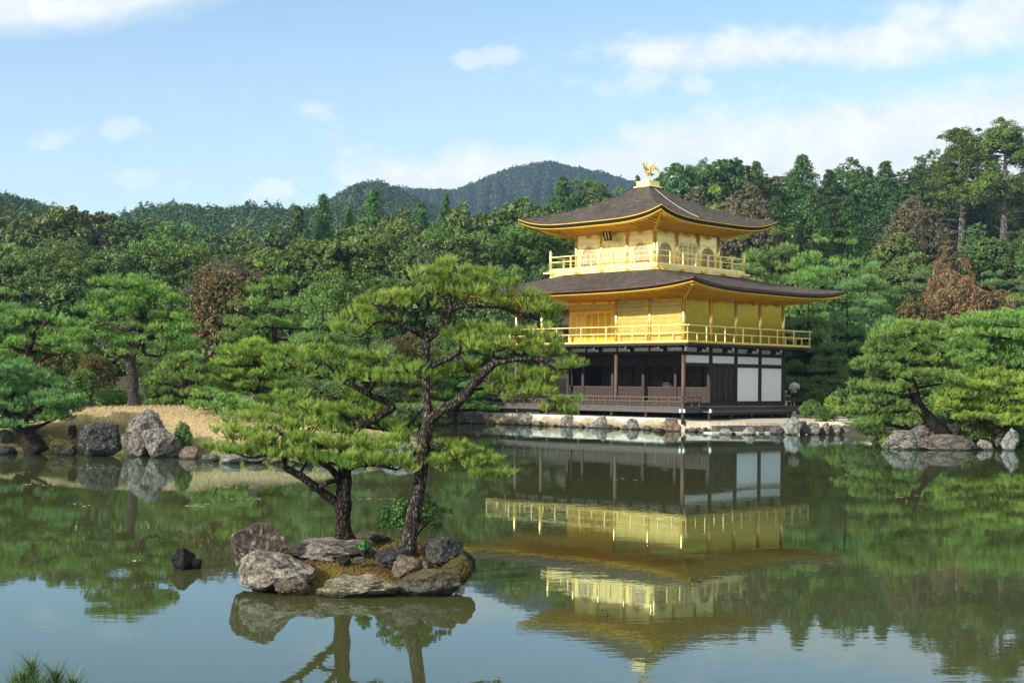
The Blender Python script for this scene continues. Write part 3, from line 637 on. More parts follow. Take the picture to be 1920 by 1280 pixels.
def hip_roof(outer, inner, ze, zi, lift, prof, th, names, trim, th_trim, th_black, soffit_inset, wall, zwall, raft):
    """outer / inner: (u0,u1,v0,v1) rectangles; eave height ze with corner lift"""
    def corners(r): u0, u1, v0, v1 = r; return [(u0, v0), (u1, v0), (u1, v1), (u0, v1)]
    co, ci, cw = corners(outer), corners(inner), corners(wall)
    NC, NS = 40, 14
    top = PB()
    def edge_pt(k, c, s):
        a, b_ = co[k], co[(k+1) % 4]; a2, b2_ = ci[k], ci[(k+1) % 4]
        o = (lerp(a[0], b_[0], c), lerp(a[1], b_[1], c)); i = (lerp(a2[0], b2_[0], c), lerp(a2[1], b2_[1], c))
        cc = abs(2*c-1)
        z = ze + (zi-ze)*(prof[0]*s + prof[1]*s*s) + lift*cc**4*(1-s)**2
        return (lerp(o[1], i[1], s), lerp(o[0], i[0], s), z)
    for k in range(4):
        vs = []
        for j in range(NS+1):
            for i in range(NC+1):
                c = i/NC; c = .5 - .5*math.cos(math.pi*c) if True else c
                p = edge_pt(k, c, j/NS); vs.append((p[0], p[1], p[2] + .018*mnoise.noise(Vector((p[0]*2.2, p[1]*2.2, k*9.1)))))
        fs = [(j*(NC+1)+i, j*(NC+1)+i+1, (j+1)*(NC+1)+i+1, (j+1)*(NC+1)+i) for j in range(NS) for i in range(NC)]
        top.add(vs, [f[::-1] for f in fs], 0, True)
    roof = part(names[0], top, [THATCH])
    # perimeter with eave height
    per = []
    for k in range(4):
        for i in range(NC):
            c = .5 - .5*math.cos(math.pi*i/NC); p = edge_pt(k, c, 0); per.append((p, k, c))
    cu, cv = (outer[0]+outer[1])/2, (outer[2]+outer[3])/2; hu, hv = (outer[1]-outer[0])/2, (outer[3]-outer[2])/2
    def ins(p, d): return (cv + (p[0]-cv)*(1-d/hv), cu + (p[1]-cu)*(1-d/hu))
    def strip(mb, d0, z0, d1, z1, mi=0):
        n = len(per); o = len(mb.v)
        for p, k, c in per:
            x, y = ins(p, d0); mb.v.append((x, y, p[2]+z0))
        for p, k, c in per:
            x, y = ins(p, d1); mb.v.append((x, y, p[2]+z1))
        for i in range(n):
            j = (i+1) % n; mb.f.append([o+i, o+j, o+n+j, o+n+i]); mb.m.append(mi); mb.sm.append(False)
    z = 0
    eb = PB(); strip(eb, 0, .004, 0, -th); part('thatch_edge', eb, THATCH, roof)
    et = PB(); strip(et, -.015, -th, -.015, -th-th_trim); strip(et, -.015, -th-th_trim, .05, -th-th_trim); strip(et, 0, -th+.0, -.015, -th); part('eave_trim', et, trim, roof)
    z1 = -th-th_trim
    kb = PB(); strip(kb, .03, z1, .10, z1-th_black); strip(kb, .10, z1-th_black, soffit_inset+.1, z1-th_black); part('under_thatch', kb, BLACK, roof)
    # soffit: gilded boards from the eave to the wall head, rafters below it
    sf = PB(); zs = z1-th_black-.005
    o = len(sf.v); n = len(per)
    W_ = []
    for p, k, c in per:
        x, y = ins(p, soffit_inset); sf.v.append((x, y, p[2]+zs))
    for p, k, c in per:
        x, y = ins(p, soffit_inset); sf.v.append((x, y, p[2]+zs-.035))
    for p, k, c in per:
        a, b_ = cw[k], cw[(k+1) % 4]; W_.append((lerp(a[1], b_[1], c), lerp(a[0], b_[0], c), zwall)); sf.v.append(W_[-1])
    for i in range(n):
        j = (i+1) % n
        sf.f.append([o+i, o+j, o+n+j, o+n+i]); sf.m.append(0); sf.sm.append(False)
        sf.f.append([o+n+i, o+n+j, o+2*n+j, o+2*n+i]); sf.m.append(0); sf.sm.append(False)
    part('soffit', sf, GOLD, roof)
    rf = PB()
    for k in range(4):
        a, b_ = co[k], co[(k+1) % 4]; L = math.hypot(b_[0]-a[0], b_[1]-a[1]); m_ = int(L/raft)
        horiz = abs(b_[0]-a[0]) > abs(b_[1]-a[1])
        for i in range(1, m_):
            c = i/m_; p = edge_pt(k, c, 0); x, y = ins(p, soffit_inset + .42); w0, w1 = cw[k], cw[(k+1) % 4]
            # rafters run square to the eave
            if horiz: q = (w0[1], min(max(y, min(w0[0], w1[0])-abs(x-w0[1])*.999), max(w0[0], w1[0])+abs(x-w0[1])*.999))
            else: q = (min(max(x, min(w0[1], w1[1])-abs(y-w0[0])*.999), max(w0[1], w1[1])+abs(y-w0[0])*.999), w0[0])
            t = 1.0
            if horiz and not (min(w0[0], w1[0]) <= y <= max(w0[0], w1[0])): t = max(.15, 1 - (max(min(w0[0], w1[0])-y, y-max(w0[0], w1[0])))/max(.1, abs(x-w0[1])))
            if not horiz and not (min(w0[1], w1[1]) <= x <= max(w0[1], w1[1])): t = max(.15, 1 - (max(min(w0[1], w1[1])-x, x-max(w0[1], w1[1])))/max(.1, abs(y-w0[0])))
            za, zb = p[2]+zs-.09, zwall-.03
            tgt = (x, w0[0]) if not horiz else (w0[1], y)
            tgt = (lerp(x, tgt[0], t), lerp(y, tgt[1], t))
            rf.bar((x, y, za), (tgt[0], tgt[1], lerp(za, zb, t)), .07, .09)
    # hip rafters at the corners
    for k in range(4):
        p = edge_pt(k, 0, 0); x, y = ins(p, .30); rf.bar((x, y, p[2]+zs-.10), (cw[k][1], cw[k][0], zwall-.06), .14, .18)
    part('rafters', rf, GOLD, roof)
    return roof, edge_pt
RL = 2.394
low, low_pt = hip_roof((-RL, UL+RL, -RL, VR+RL), (2.35, 8.7, .78, 8.3), 6.90, 8.02, .36, (.80, .20), .05, ('lower_roof',), COPPER, .045, .12, .10, (.02, UL, .02, VR), 6.50, .33)
# cornice brackets under the lower eave
def gold_bracket(u, v, du, dv, z, parent, sc=1.0):
    t = PB()
    def pt(o, s, zz): return (u + du*o*sc + (s*sc if dv else 0), v + dv*o*sc + (s*sc if du else 0), z+zz*sc)
    t.r(pt(.05, 0, .0), pt(.50, 0, .02), .10*sc, .10*sc); t.r(pt(.05, 0, -.12), pt(.28, 0, -.11), .10*sc, .1*sc); t.r(pt(.3, -.22, .07), pt(.3, .22, .07), .09*sc, .08*sc); t.r(pt(.06, -.26, .0), pt(.06, .26, 0), .09*sc, .08*sc)
    part('eave_bracket', t, GOLD, parent)
for i in range(11): gold_bracket(.53+1.06*i, 0, 0, -1, 6.42, low, .62)
for i in range(8): gold_bracket(0, .53+1.06*i, -1, 0, 6.42, low, .62)
# ---- third floor ---------------------------------------------------------
U3, V3, W3, O3 = 3.3635, 1.8043, 5.451, 1.055
F3 = 8.317
t3 = PB(); t3.b(U3-O3, U3+W3+O3, V3-O3, V3+W3+O3, F3-.075, F3)
t3.b(U3-O3+.05, U3+W3+O3-.05, V3-O3+.05, V3+W3+O3-.05, 7.70, F3-.075)
t3.b(U3-O3-.0, U3+W3+O3+.42, V3-O3-.0, V3-O3+.12, F3-.19, F3-.09); t3.b(U3-O3, U3-O3+.12, V3-O3, V3+W3+O3+.42, F3-.19, F3-.09)
t3.b(U3-O3+.02, U3+W3+O3-.02, V3-O3+.02, V3+W3+O3-.02, 7.70, 7.95)
b3 = part('upper_balcony', t3, GOLDW)
for i in range(5):
    for face in (0, 1):
        o = PB(); q = i*(W3+2*O3-.5)/4+.25
        if face == 0: u, v = U3-O3+q, V3-O3; o.b(u-.13, u+.13, v-.02, v+.05, 8.02, 8.10); o.b(u-.05, u+.05, v-.05, v+.03, 8.08, 8.17)
        else: u, v = U3-O3, V3-O3+q; o.b(u-.02, u+.05, v-.13, v+.13, 8.02, 8.10); o.b(u-.10, u+.03, v-.05, v+.05, 8.08, 8.17); o.b(u-.16, u-.02, v+.02, v+.10, 8.0, 8.08)
        part('gilt_fitting', o, GOLD, b3)
r3 = PB(); a0, a1, c0, c1 = U3-O3+.07, U3+W3+O3-.07, V3-O3+.07, V3+W3+O3-.07
for p, q in (((a0, c0), (a1, c0)), ((a0, c0), (a0, c1)), ((a0, c1), (a1, c1)), ((a1, c0), (a1, c1))): rail_line(r3, p, q, F3, .70, .42, 7 if p[0] == q[0] else 5, .075, False, 0)
part('railing', r3, GOLDW, b3)
for u in (a0, a1):
    for v in (c0, c1):
        p = PB(); p.lathe((v, u, F3), [(.075, 0), (.075, .80), (.055, .83), (.08, .87), (.085, .93), (.05, 1.0), (.012, 1.10)], 12); part('corner_post', p, GOLDW, b3)
WT3 = 10.18
bw = PB(); bw.b(U3, U3+W3, V3, V3+.06, F3, WT3); bw.b(U3+.06, U3+W3, V3+W3-.06, V3+W3, F3, WT3); bw.b(U3+W3-.06, U3+W3, V3+.06, V3+W3-.06, F3, WT3)
part('upper_wall', bw, GOLDW2)
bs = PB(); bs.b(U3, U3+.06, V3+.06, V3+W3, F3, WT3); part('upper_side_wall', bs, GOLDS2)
tb = W3/3
cpos = sorted({(round(U3+a*tb, 4), round(V3+c*tb, 4)) for a in range(4) for c in range(4) if a in (0, 3) or c in (0, 3)})
for (u, v) in cpos:
    p = PB(); p.c(u, v, .10, F3, WT3, 12); part('upper_column', p, COLG)
ml = PB()
for z in (9.62, 8.40): ml.b(U3+.1, U3+W3-.1, V3-.03, V3, z, z+.06); ml.b(U3-.03, U3, V3+.1, V3+W3-.1, z, z+.06)
part('wall_rail', ml, GOLDW)
def arch_window(face, q0):
    """bell-shaped window centred q0 along a face (0 front, 1 right-hand)"""
    prof = [(-.50, 0), (-.46, .35), (-.43, .62), (-.40, .80), (-.30, .95), (-.15, 1.06), (0, 1.12)]
    prof = prof + [(-x, z) for x, z in prof[-2::-1]]
    z0 = 8.40
    def P(s, z, o): return (V3-o, U3+q0+s, z0+z) if face == 0 else (V3+q0+s, U3-o, z0+z)
    g = PB(); n = len(prof)
    g.add([P(s, z, .015) for s, z in prof] + [P(s, z, .0) for s, z in prof], [list(range(n)), list(range(n, 2*n))[::-1]] + [[i, (i+1) % n, n+(i+1) % n, n+i] for i in range(n)])
    fr = PB(); w = .075
    outp = [(s*(1+w/.5*1.0), z if z == 0 else z*(1+w/1.12)) for s, z in prof]
    vs = [P(s, z, .05) for s, z in outp] + [P(s, z, .05) for s, z in prof] + [P(s, z, .0) for s, z in outp] + [P(s, z, .0) for s, z in prof]
    fs = []
    for i in range(n-1): fs += [[i, i+1, n+i+1, n+i], [n+i, n+i+1, 3*n+i+1, 3*n+i], [2*n+i, 2*n+i+1, i+1, i]]
    fr.add(vs, fs)
    win = part('arched_window', fr, GOLDP); part('pane', g, PANE, win)
    lt = PB()
    for s in (-.3, -.2, -.1, .1, .2, .3):
        h = np.interp(abs(s), [0, .15, .3, .4], [1.12, 1.06, .95, .8]); lt.bar(P(s, 0, .02), P(s, h, .02), .014)
    lt.bar(P(0, 0, .025), P(0, 1.12, .025), .05)
    for z in (.2, .4, .6, .8, .95): h = .42 if z < .75 else .32; lt.bar(P(-h, z, .02), P(h, z, .02), .012)
    part('lattice', lt, GOLDP, win)
for q in (tb*.5, tb*2.5): arch_window(0, q); arch_window(1, q)
for face in (0, 1):
    d = PB(); nP = 4
    for i in range(nP):
        s0 = tb + .12 + i*(tb-.24)/nP; s1 = s0 + (tb-.24)/nP - .03
        def Bx(a, b_, z0, z1, o0, o1, mi=0):
            if face == 0: d.b(U3+a, U3+b_, V3-o1, V3-o0, z0, z1, mi)
            else: d.b(U3-o1, U3-o0, V3+a, V3+b_, z0, z1, mi)
        Bx(s0, s1, 8.40, 9.60, .0, .02, 1 if face else 0)
        Bx(s0, s0+.05, 8.40, 9.60, .02, .05); Bx(s1-.05, s1, 8.40, 9.60, .02, .05)
        for z in (8.40, 8.75, 9.05, 9.30, 9.54): Bx(s0+.05, s1-.05, z, z+.05, .02, .05)
        for k in range(1, 4): q = lerp(s0, s1, k/4); Bx(q-.008, q+.008, 8.45, 9.54, .02, .032)
    Bx(tb+.04, 2*tb-.04, 9.62, 9.72, 0, .06); Bx(tb+.05, tb+.13, 8.35, 9.62, 0, .09); Bx(2*tb-.13, 2*tb-.05, 8.35, 9.62, 0, .09)
    part('panel_door', d, [GOLDW, PANE])
plq = PB()
def PQ(u, z, o): return (V3-o, u, z)
uq, zq = U3+tb*1.5+.05, 10.02
def slab(mb, w, h, t0, t1, zc, mi, tilt=.32):
    vs = []
    for o in (t0, t1):
        for su, sz in ((-1, -1), (1, -1), (1, 1), (-1, 1)):
            zz = sz*h/2; vs.append(PQ(uq + su*w/2, zc + zz*math.cos(tilt) - o*math.sin(tilt), .50 + zz*math.sin(tilt) + o*math.cos(tilt)))
    mb.add(vs, [(0, 1, 2, 3), (7, 6, 5, 4), (0, 4, 5, 1), (1, 5, 6, 2), (2, 6, 7, 3), (3, 7, 4, 0)], mi)
slab(plq, .50, .56, 0, .06, zq, 0)
pq = part('name_board', plq, BLACK)
pc = PB(); uq0 = uq
for du in (-.11, .09): uq = uq0+du; slab(pc, .07, .44, .06, .075, zq+.0, 0)
uq = uq0; part('gilt_strokes', pc, GOLDW, pq)
RU = 2.2376
up_, up_pt = hip_roof((U3-RU, U3+W3+RU, V3-RU, V3+W3+RU), (U3+W3/2-.62, U3+W3/2+.62, V3+W3/2-.62, V3+W3/2+.62), 10.62, 12.74, .50, (.66, .34), .03, ('upper_roof',), GOLD, .04, .17, .10, (U3+.02, U3+W3-.02, V3+.02, V3+W3-.02), 10.24, .30)
for k in range(6):
    if True:
        gold_bracket(U3+k*W3/6 + (0 if k else .0), V3, 0, -1, 10.10, up_, .65); gold_bracket(U3, V3+k*W3/6, -1, 0, 10.10, up_, .65)
cb = PB()
pts = [up_pt(3, .66 - .0*i, s) for i, s in enumerate((.99, .8, .6, .4, .2, .08))]
cb.tube([(p[0], p[1], p[2]+.03) for p in pts], [.014]*6, 6); part('lightning_cable', cb, plain('grey cable', (.42, .42, .40)), up_)
# wind bell on its rod at the far right corner
bl = PB(); tipc = up_pt(3, 0, 0); pr = (tipc[0]+.0, tipc[1]-.0, tipc[2]-.42)
bl.tube([(pr[0]-.4, pr[1]+.4, pr[2]-.02), (pr[0]+.35, pr[1]-.35, pr[2]-.18), (pr[0]+.62, pr[1]-.62, pr[2]-.30)], [.022, .018, .015], 6)
bl.lathe((pr[0]+.62, pr[1]-.62, pr[2]-.50), [(.075, 0), (.06, .06), (.05, .14), (.02, .2)], 10); part('wind_bell', bl, plain('dull bronze', (.20, .16, .07), .6, .4), up_)
# pedestal and phoenix
cu, cv = U3+W3/2, V3+W3/2
pd = PB(); pd.b(cu-.60, cu+.60, cv-.60, cv+.60, 12.66, 12.84, 1); pd.b(cu-.55, cu+.55, cv-.55, cv+.55, 12.84, 12.91); pd.b(cu-.44, cu+.44, cv-.44, cv+.44, 12.91, 13.14); pd.b(cu-.47, cu+.47, cv-.47, cv+.47, 13.14, 13.19)
pd.b(cu-.14, cu+.14, cv-.14, cv+.14, 13.19, 13.30)
for s in (-.3, 0, .3): pd.b(cu+s-.1, cu+s+.1, cv-.455, cv-.44, 12.96, 13.09); pd.b(cu-.455, cu-.44, cv+s-.1, cv+s+.1, 12.96, 13.09)
ped = part('roof_pedestal', pd, [GOLDW, THATCH], up_)
ph = PB()      # bird facing along -u-v ... standing on two legs, wings raised, tail plumes swept back
def Q(f, s, z):   # f forward, s sideways -> local
    fu, fv = .94, .34
    return (cv + fv*f - fu*s*.0 + s*fu, cu + fu*f - s*fv, 13.30 + z)
ph.tube([Q(-.22, 0, .42), Q(-.05, 0, .40), Q(.12, 0, .46), Q(.22, 0, .60), Q(.20, 0, .76), Q(.24, 0, .86)], [.05, .13, .11, .06, .045, .05], 10)
ph.tube([Q(.22, 0, .86), Q(.34, 0, .83)], [.035, .008], 6); ph.tube([Q(.2, 0, .9), Q(.12, 0, 1.0), Q(.16, 0, 1.06)], [.02, .025, .01], 6)
for s in (-.06, .06): ph.tube([Q(.0, s, .35), Q(.03, s, .18), Q(.0, s, 0)], [.05, .025, .022], 6); ph.tube([Q(0, s, .01), Q(.12, s, .01)], [.02, .012], 5)
for s in (-1, 1):
    for i in range(6):
        t = i/5; ph.tube([Q(.06-.05*i, s*.09, .48), Q(.0-.08*i, s*(.24+.05*t), .66-.02*i), Q(-.06-.13*i, s*(.40-.02*i), .98-.11*i)], [.035, .05, .008], 5)
for i in range(7):
    a = (i-3)/3; ph.tube([Q(-.2, 0, .42), Q(-.42, a*.12, .66-.06*abs(a)), Q(-.62, a*.26, .58-.12*abs(a)), Q(-.74, a*.34, .36-.10*abs(a))], [.03, .05, .045, .01], 6)
part('phoenix_figure', ph, GOLDP, up_)

# seated figure inside the open room
def seated_statue(u, v, z, s):
    r = empty('seated_statue', pav(u, v, z), PYAW); tag(r, 'dark seated temple figure in the open ground floor room behind the railing', 'statue')
    b = MB(); b.lathe((0, 0, 0), [(.50, 0), (.52, .10), (.42, .14), (.46, .26)], 14); b.build('plinth', DARKW, r)
    k = MB(); k.lathe((0, 0, .26), [(.44, 0), (.46, .08), (.30, .20), (.25, .34), (.27, .50), (.20, .62), (.09, .68), (.08, .72), (.12, .78), (.125, .88), (.08, .98), (.05, 1.04)], 14)
    for sg in (-1, 1): k.tube([(0, sg*.24, .82), (-.16, sg*.30, .60), (-.30, sg*.10, .52)], [.08, .075, .06], 8)
    k.build('body', DARKW, r); r.scale = (s, s, s)
seated_statue(3.5, B+1.2, 1.95, .92)
# ================================================================== VEGETATION
def clump_leaves(C, R, per, size, rng, out_c, flat=.75, lo=.55, keep=-.35, nrand=.55, aspect=.7):
    """leaf sprays spread over the outer side of each clump; returns quads and tint"""
    k = len(C); u = rng.normal(size=(k, per, 3)); u /= np.linalg.norm(u, axis=-1, keepdims=True)
    o = C - out_c; o /= np.linalg.norm(o, axis=1, keepdims=True) + 1e-6; o = o[:, None, :] + np.array([0, 0, .25])
    dt = (u*o).sum(-1, keepdims=True); u = np.where(dt < keep, u - 2*dt*o*.8, u); u /= np.linalg.norm(u, axis=-1, keepdims=True) + 1e-6
    rad = lo + (1-lo)*rng.uniform(size=(k, per, 1))**.6
    P = C[:, None, :] + u*rad*R[:, None, None]*np.array([1, 1, flat])
    n = u*.8 + rng.normal(size=u.shape)*nrand + np.array([0, 0, .35]); n /= np.linalg.norm(n, axis=-1, keepdims=True)
    q = leaf_quads(P.reshape(-1, 3), n.reshape(-1, 3), size*rng.uniform(.6, 1.3, k*per), rng, aspect)
    tint = np.clip(rng.uniform(0, .7, (k, 1)) + rng.uniform(-.1, .35, (k, per)), 0, 1).ravel()
    return q, tint
def limbs_mesh(name, limbs, mat, n=7, wob=.25):
    mb = MB()
    for pts, rad in limbs: mb.tube(pts, rad, n, wob=wob)
    return mb.mesh(name, mat)
def proto_broad(seed, w=7.0, h=10.0, n=64, per=330, leaf=.16, bot=.22):
    rng = np.random.default_rng(seed)
    cz = h*(.5+bot/2); rz = h*(1-bot)/2
    i = np.arange(n)+.5; phi = np.arccos(1-1.72*i/n); th = math.pi*(1+5**.5)*i + rng.uniform(-.3, .3, n)
    rr = rng.uniform(.66, .97, n)
    rr *= 1 + .16*np.sin(th*2+seed) + .1*np.sin(phi*5+seed*2)
    C = np.stack([np.cos(th)*np.sin(phi)*rr*w*.42, np.sin(th)*np.sin(phi)*rr*w*.42, cz + np.cos(phi)*rr*rz*.88], 1)
    R = w*rng.uniform(.10, .19, n)
    # twigs: every bough tip carries a dozen small sprays with gaps between them
    m = 15; u = rng.normal(size=(n, m, 3)); o = C - np.array([0, 0, cz-rz*.3]); o /= np.linalg.norm(o, axis=1, keepdims=True); u += o[:, None, :]*.9 + np.array([0, 0, .3]); u /= np.linalg.norm(u, axis=-1, keepdims=True)
    SC = (C[:, None, :] + u*R[:, None, None]*rng.uniform(.55, 1.3, (n, m, 1))*np.array([1, 1, .8])).reshape(-1, 3); SR = np.repeat(R, m)*rng.uniform(.20, .42, n*m)
    q, t = clump_leaves(SC, SR, max(8, per//9), leaf, rng, np.repeat(C - o*R[:, None]*.4, m, axis=0), .7, .25, -.6)
    inn = np.stack([rng.normal(size=60)*w*.14, rng.normal(size=60)*w*.14, cz + rng.normal(size=60)*rz*.3], 1)
    q2, t2 = clump_leaves(inn, np.full(60, w*.12), 26, leaf*3.2, rng, np.array([0, 0, cz]), .8)
    crown = polys_mesh('crown', np.vstack([q, q2]), 4, LEAF['oak'], {'tint': np.concatenate([t, t2])})
    limbs = [([(0, 0, -.6), (.1, .05, h*.15), (-.05, .1, h*.4), (.1, 0, h*.75)], [w*.045, w*.035, w*.028, w*.01])]
    for k in rng.choice(n, 9, replace=False): limbs.append(([(0, .05, h*.3), tuple(C[k]*.5 + np.array([0, 0, h*.12])), tuple(C[k])], [w*.02, w*.012, w*.004]))
    return crown, limbs_mesh('trunk', limbs, BARK['wood']), w, h
def proto_cypress(seed, w=5.0, h=14.0, bot=.25, per=170, leaf=.18, top_round=.95):
    rng = np.random.default_rng(seed); C = []; R = []
    NB = int(300*(1-bot))
    for k in range(NB):
        t = ((k+.5)/NB)**1.12 + rng.normal()*.012; t = min(max(t, 0), .995); z = h*(bot + (1-bot)*t); a = k*2.39996 + rng.normal()*.35
        rad = (w*.5*(1-t)**top_round + .10)*rng.uniform(.62, 1.18)*(1 + .22*math.sin(a*2 + t*9 + seed))
        for f in ((1.0, .6) if rad > .9 else (.8,)):
            r = rad*f*rng.uniform(.85, 1.1); C.append((math.cos(a)*r, math.sin(a)*r, z - .34*r + rng.normal()*.22)); R.append(.24 + .42*(1-t)*rng.uniform(.6, 1.5))
    C = np.array(C); R = np.array(R)*w/5
    q, t = clump_leaves(C, R*1.35, max(40, per*2//5), leaf, rng, np.array([0, 0, h*.4]), .72, .3, -.5, .5, .5)
    crown = polys_mesh('crown', q, 4, LEAF['cypress'], {'tint': t})
    limbs = [([(0, 0, -.8), (.03, .02, h*.3), (-.03, .03, h*.65), (0, 0, h*.97)], [w*.04, w*.034, w*.022, w*.006])]
    for k in rng.choice(len(C), 14, replace=False): limbs.append(([(0, 0, C[k][2]+.3), tuple(C[k])], [.05, .02]))
    return crown, limbs_mesh('trunk', limbs, BARK['wood']), w, h
def proto_cedar(seed, w=7.0, h=20.0):
    rng = np.random.default_rng(seed); C = []; R = []; limbs = [([(0, 0, -1), (.1, 0, h*.3), (-.1, .1, h*.6), (.05, 0, h*.97)], [.42, .36, .24, .06])]
    for k in range(60):
        t = rng.uniform(0, 1)**.8; z = h*(.44 + .55*t); rad = w*.5*(1-t)**.55*rng.uniform(.55, 1.1)+.3; a = rng.uniform(0, 6.283)
        tip = np.array([math.cos(a)*rad, math.sin(a)*rad, z + .25*rad - .3])
        limbs.append(([(0, 0, z-.2), tuple(tip*np.array([.5, .5, 1]) + np.array([0, 0, -.1])), tuple(tip)], [.09, .06, .03]))
        for _ in range(5): C.append(tip*rng.uniform(.55, 1.05) * np.array([1, 1, 0]) + np.array([0, 0, tip[2]]) + rng.normal(size=3)*np.array([.45, .45, .5])); R.append(rng.uniform(.32, .85))
    for k in range(9):
        z = h*rng.uniform(.22, .46); a = rng.uniform(0, 6.283); L = rng.uniform(1.2, 3)
        p = [(0, 0, z), (math.cos(a)*L*.5, math.sin(a)*L*.5, z+.15), (math.cos(a+.2)*L, math.sin(a+.2)*L, z+.5*rng.uniform(-.4, 1.6))]; limbs.append((p, [.07, .05, .02]))
    C = np.array(C); R = np.array(R)
    q, t = clump_leaves(C, R, 130, .19, rng, np.array([0, 0, h*.6]), .95, .3, -.5, .5, .55)
    return polys_mesh('crown', q, 4, LEAF['cedar'], {'tint': t}), limbs_mesh('trunk', limbs, BARK['pale']), w, h
def needle_tufts(P, A, K, ln, wd, rng, spread=.75):
    """K narrow needles fanning out of each shoot P along axis A"""
    n = len(P); r = rng.normal(size=(n, K, 3)); r /= np.linalg.norm(r, axis=-1, keepdims=True)
    d = A[:, None, :] + r*spread*rng.uniform(.5, 1.15, (n, K, 1)); d /= np.linalg.norm(d, axis=-1, keepdims=True)
    b = P[:, None, :] + A[:, None, :]*ln*rng.uniform(-.35, .30, (n, K, 1))
    tip = b + d*ln*rng.uniform(.7, 1.1, (n, K, 1)); s = np.cross(d, rng.normal(size=d.shape)); s /= np.linalg.norm(s, axis=-1, keepdims=True); s *= wd*.5
    return np.stack([b+s, b-s, tip], 2).reshape(-1, 3)
def pad_tufts(pads, rng, puff_r, puffs_per, tufts_per, ln, fuzz=.12):
    """pads: (centre, rx, ry, rz). Each pad is a cloud of puffs, each puff a dome of shoots. Returns shoots and puff centres"""
    P = []; A = []; T = []; PC = []
    for (c, rx, ry, rz) in pads:
        c = np.array(c); m = max(3, int(puffs_per*(rx*ry)/(puff_r**2)))
        for _ in range(m):
            a = rng.uniform(0, 6.283); r = math.sqrt(rng.uniform(0, 1))*rng.uniform(.95, 1.0 + fuzz*.65); q = np.array([math.cos(a)*r*rx, math.sin(a)*r*ry, rz*(1-min(r*r, 1))*rng.uniform(-.1, 1.15) - rz*.35 + rng.normal()*rz*fuzz])
            pr = puff_r*rng.uniform(.6, 1.5); pc = c + q; PC.append(pc)
            k = max(5, int(tufts_per*rng.uniform(.7, 1.3))); u = rng.normal(size=(k, 3)); u[:, 2] = np.abs(u[:, 2])*.9 - .18; u /= np.linalg.norm(u, axis=1, keepdims=True)
            P.append(pc + u*pr*rng.uniform(.55, 1, (k, 1))*np.array([1, 1, .62])); ax = u*.7 + np.array([0, 0, .8]) + q/np.array([rx, ry, 1e3])*.25 + rng.normal(size=(k, 3))*.2
            A.append(ax/np.linalg.norm(ax, axis=1, keepdims=True)); T.append(np.clip(rng.uniform(0, .55) + rng.uniform(-.05, .4, k), 0, 1))
    return np.vstack(P), np.vstack(A), np.concatenate(T), np.array(PC)
def nearest_on(limbs, p):
    best = None
    for pts, rad in limbs:
        Q, R_ = spline_pts(pts, rad); d = np.linalg.norm(Q - p, axis=1) + np.maximum(0, Q[:, 2]-p[2])*.8; i = int(d.argmin())
        if best is None or d[i] < best[0]: best = (d[i], Q[i], R_[i])
    return best
def pine_parts(limbs, pads, rng, leaf, bark, puff_r, puffs_per, tufts_per, K, ln, wd, twig_r=.012, spread=.75, branch=True, twig_every=2, wob=.3, nseg=9, fuzz=.12):
    P, A, T, PC = pad_tufts(pads, rng, puff_r, puffs_per, tufts_per, ln, fuzz)
    V = needle_tufts(P, A, K, ln, wd, rng, spread); tint = np.repeat(np.clip(T, 0, 1), K) + rng.uniform(-.12, .12, len(P)*K)
    crown = polys_mesh('crown', V, 3, LEAF[leaf], {'tint': np.clip(tint, 0, 1)})
    L = list(limbs)
    if branch:
        for (c, rx, ry, rz) in pads:
            c = np.array(c); d, q, r = nearest_on(limbs, c)
            if d > max(rx*.3, .12):
                mid = lerp(q, c, .55) + rng.normal(size=3)*d*.07 + np.array([0, 0, -.06*d]); r0 = min(r*.6, .05*d + twig_r)
                L.append(([tuple(q), tuple(mid), tuple(c + np.array([0, 0, -rz*.55]))], [r0, r0*.75, r0*.45]))
    mb = MB()
    for pts, rad in L: mb.tube(pts, rad, nseg, wob=wob)
    if twig_every:
        for pc in PC[::twig_every]:
            d, q, r = nearest_on(L[max(0, len(L)-60):], pc)
            mid = lerp(q, pc, .5) + rng.normal(size=3)*d*.12 + np.array([0, 0, -.05*d]); mb.tube([tuple(q), tuple(mid), tuple(pc)], [twig_r, twig_r*.8, twig_r*.45], 4)
    return crown, mb.mesh('trunk', BARK[bark])
def proto_pine(seed, w=6.0, h=8.0, layers=6, bot=.28, ln=.24, K=7, wd=.034, flat_top=.5, lean=.0, tufts=26, trunk='dark', leaf='pine', puff=.42):
    rng = np.random.default_rng(seed)
    tr = [(0, 0, -.5), (rng.normal()*.12+lean*.3, rng.normal()*.12, h*.25), (rng.normal()*.25+lean*.7, rng.normal()*.2, h*.55), (rng.normal()*.2+lean, rng.normal()*.2, h*.94)]
    limbs = [(tr, [h*.026, h*.021, h*.015, h*.004])]; Q, _ = spline_pts(*limbs[0]); pads = []
    for i in range(layers):
        t = i/(layers-1); z = h*(bot + (.94-bot)*t); R_ = w*.5*(1-t**1.6)*.80 + w*.05; ax = Q[int(np.abs(Q[:, 2]-z).argmin())]
        m = 1 if i == layers-1 else max(4, int(6.2*(1-t)+3.2)); a0 = rng.uniform(0, 6.28)
        for j in range(m):
            a = a0+6.283*j/m + rng.normal()*.25; rr = R_*rng.uniform(.55, .95) if m > 1 else 0
            if m > 1 and j % 2: rr *= .55
            pr = w*rng.uniform(.14, .21)*(1-.35*t); pads.append(((ax[0]+math.cos(a)*rr, ax[1]+math.sin(a)*rr, z + rng.normal()*h*.02 - rr*.06), pr, pr, pr*.42))
    cr, tk = pine_parts(limbs, pads, rng, leaf, trunk, puff, 1.05, tufts, K, ln, wd, twig_r=.02, twig_every=0, nseg=7)
    return cr, tk, w, h
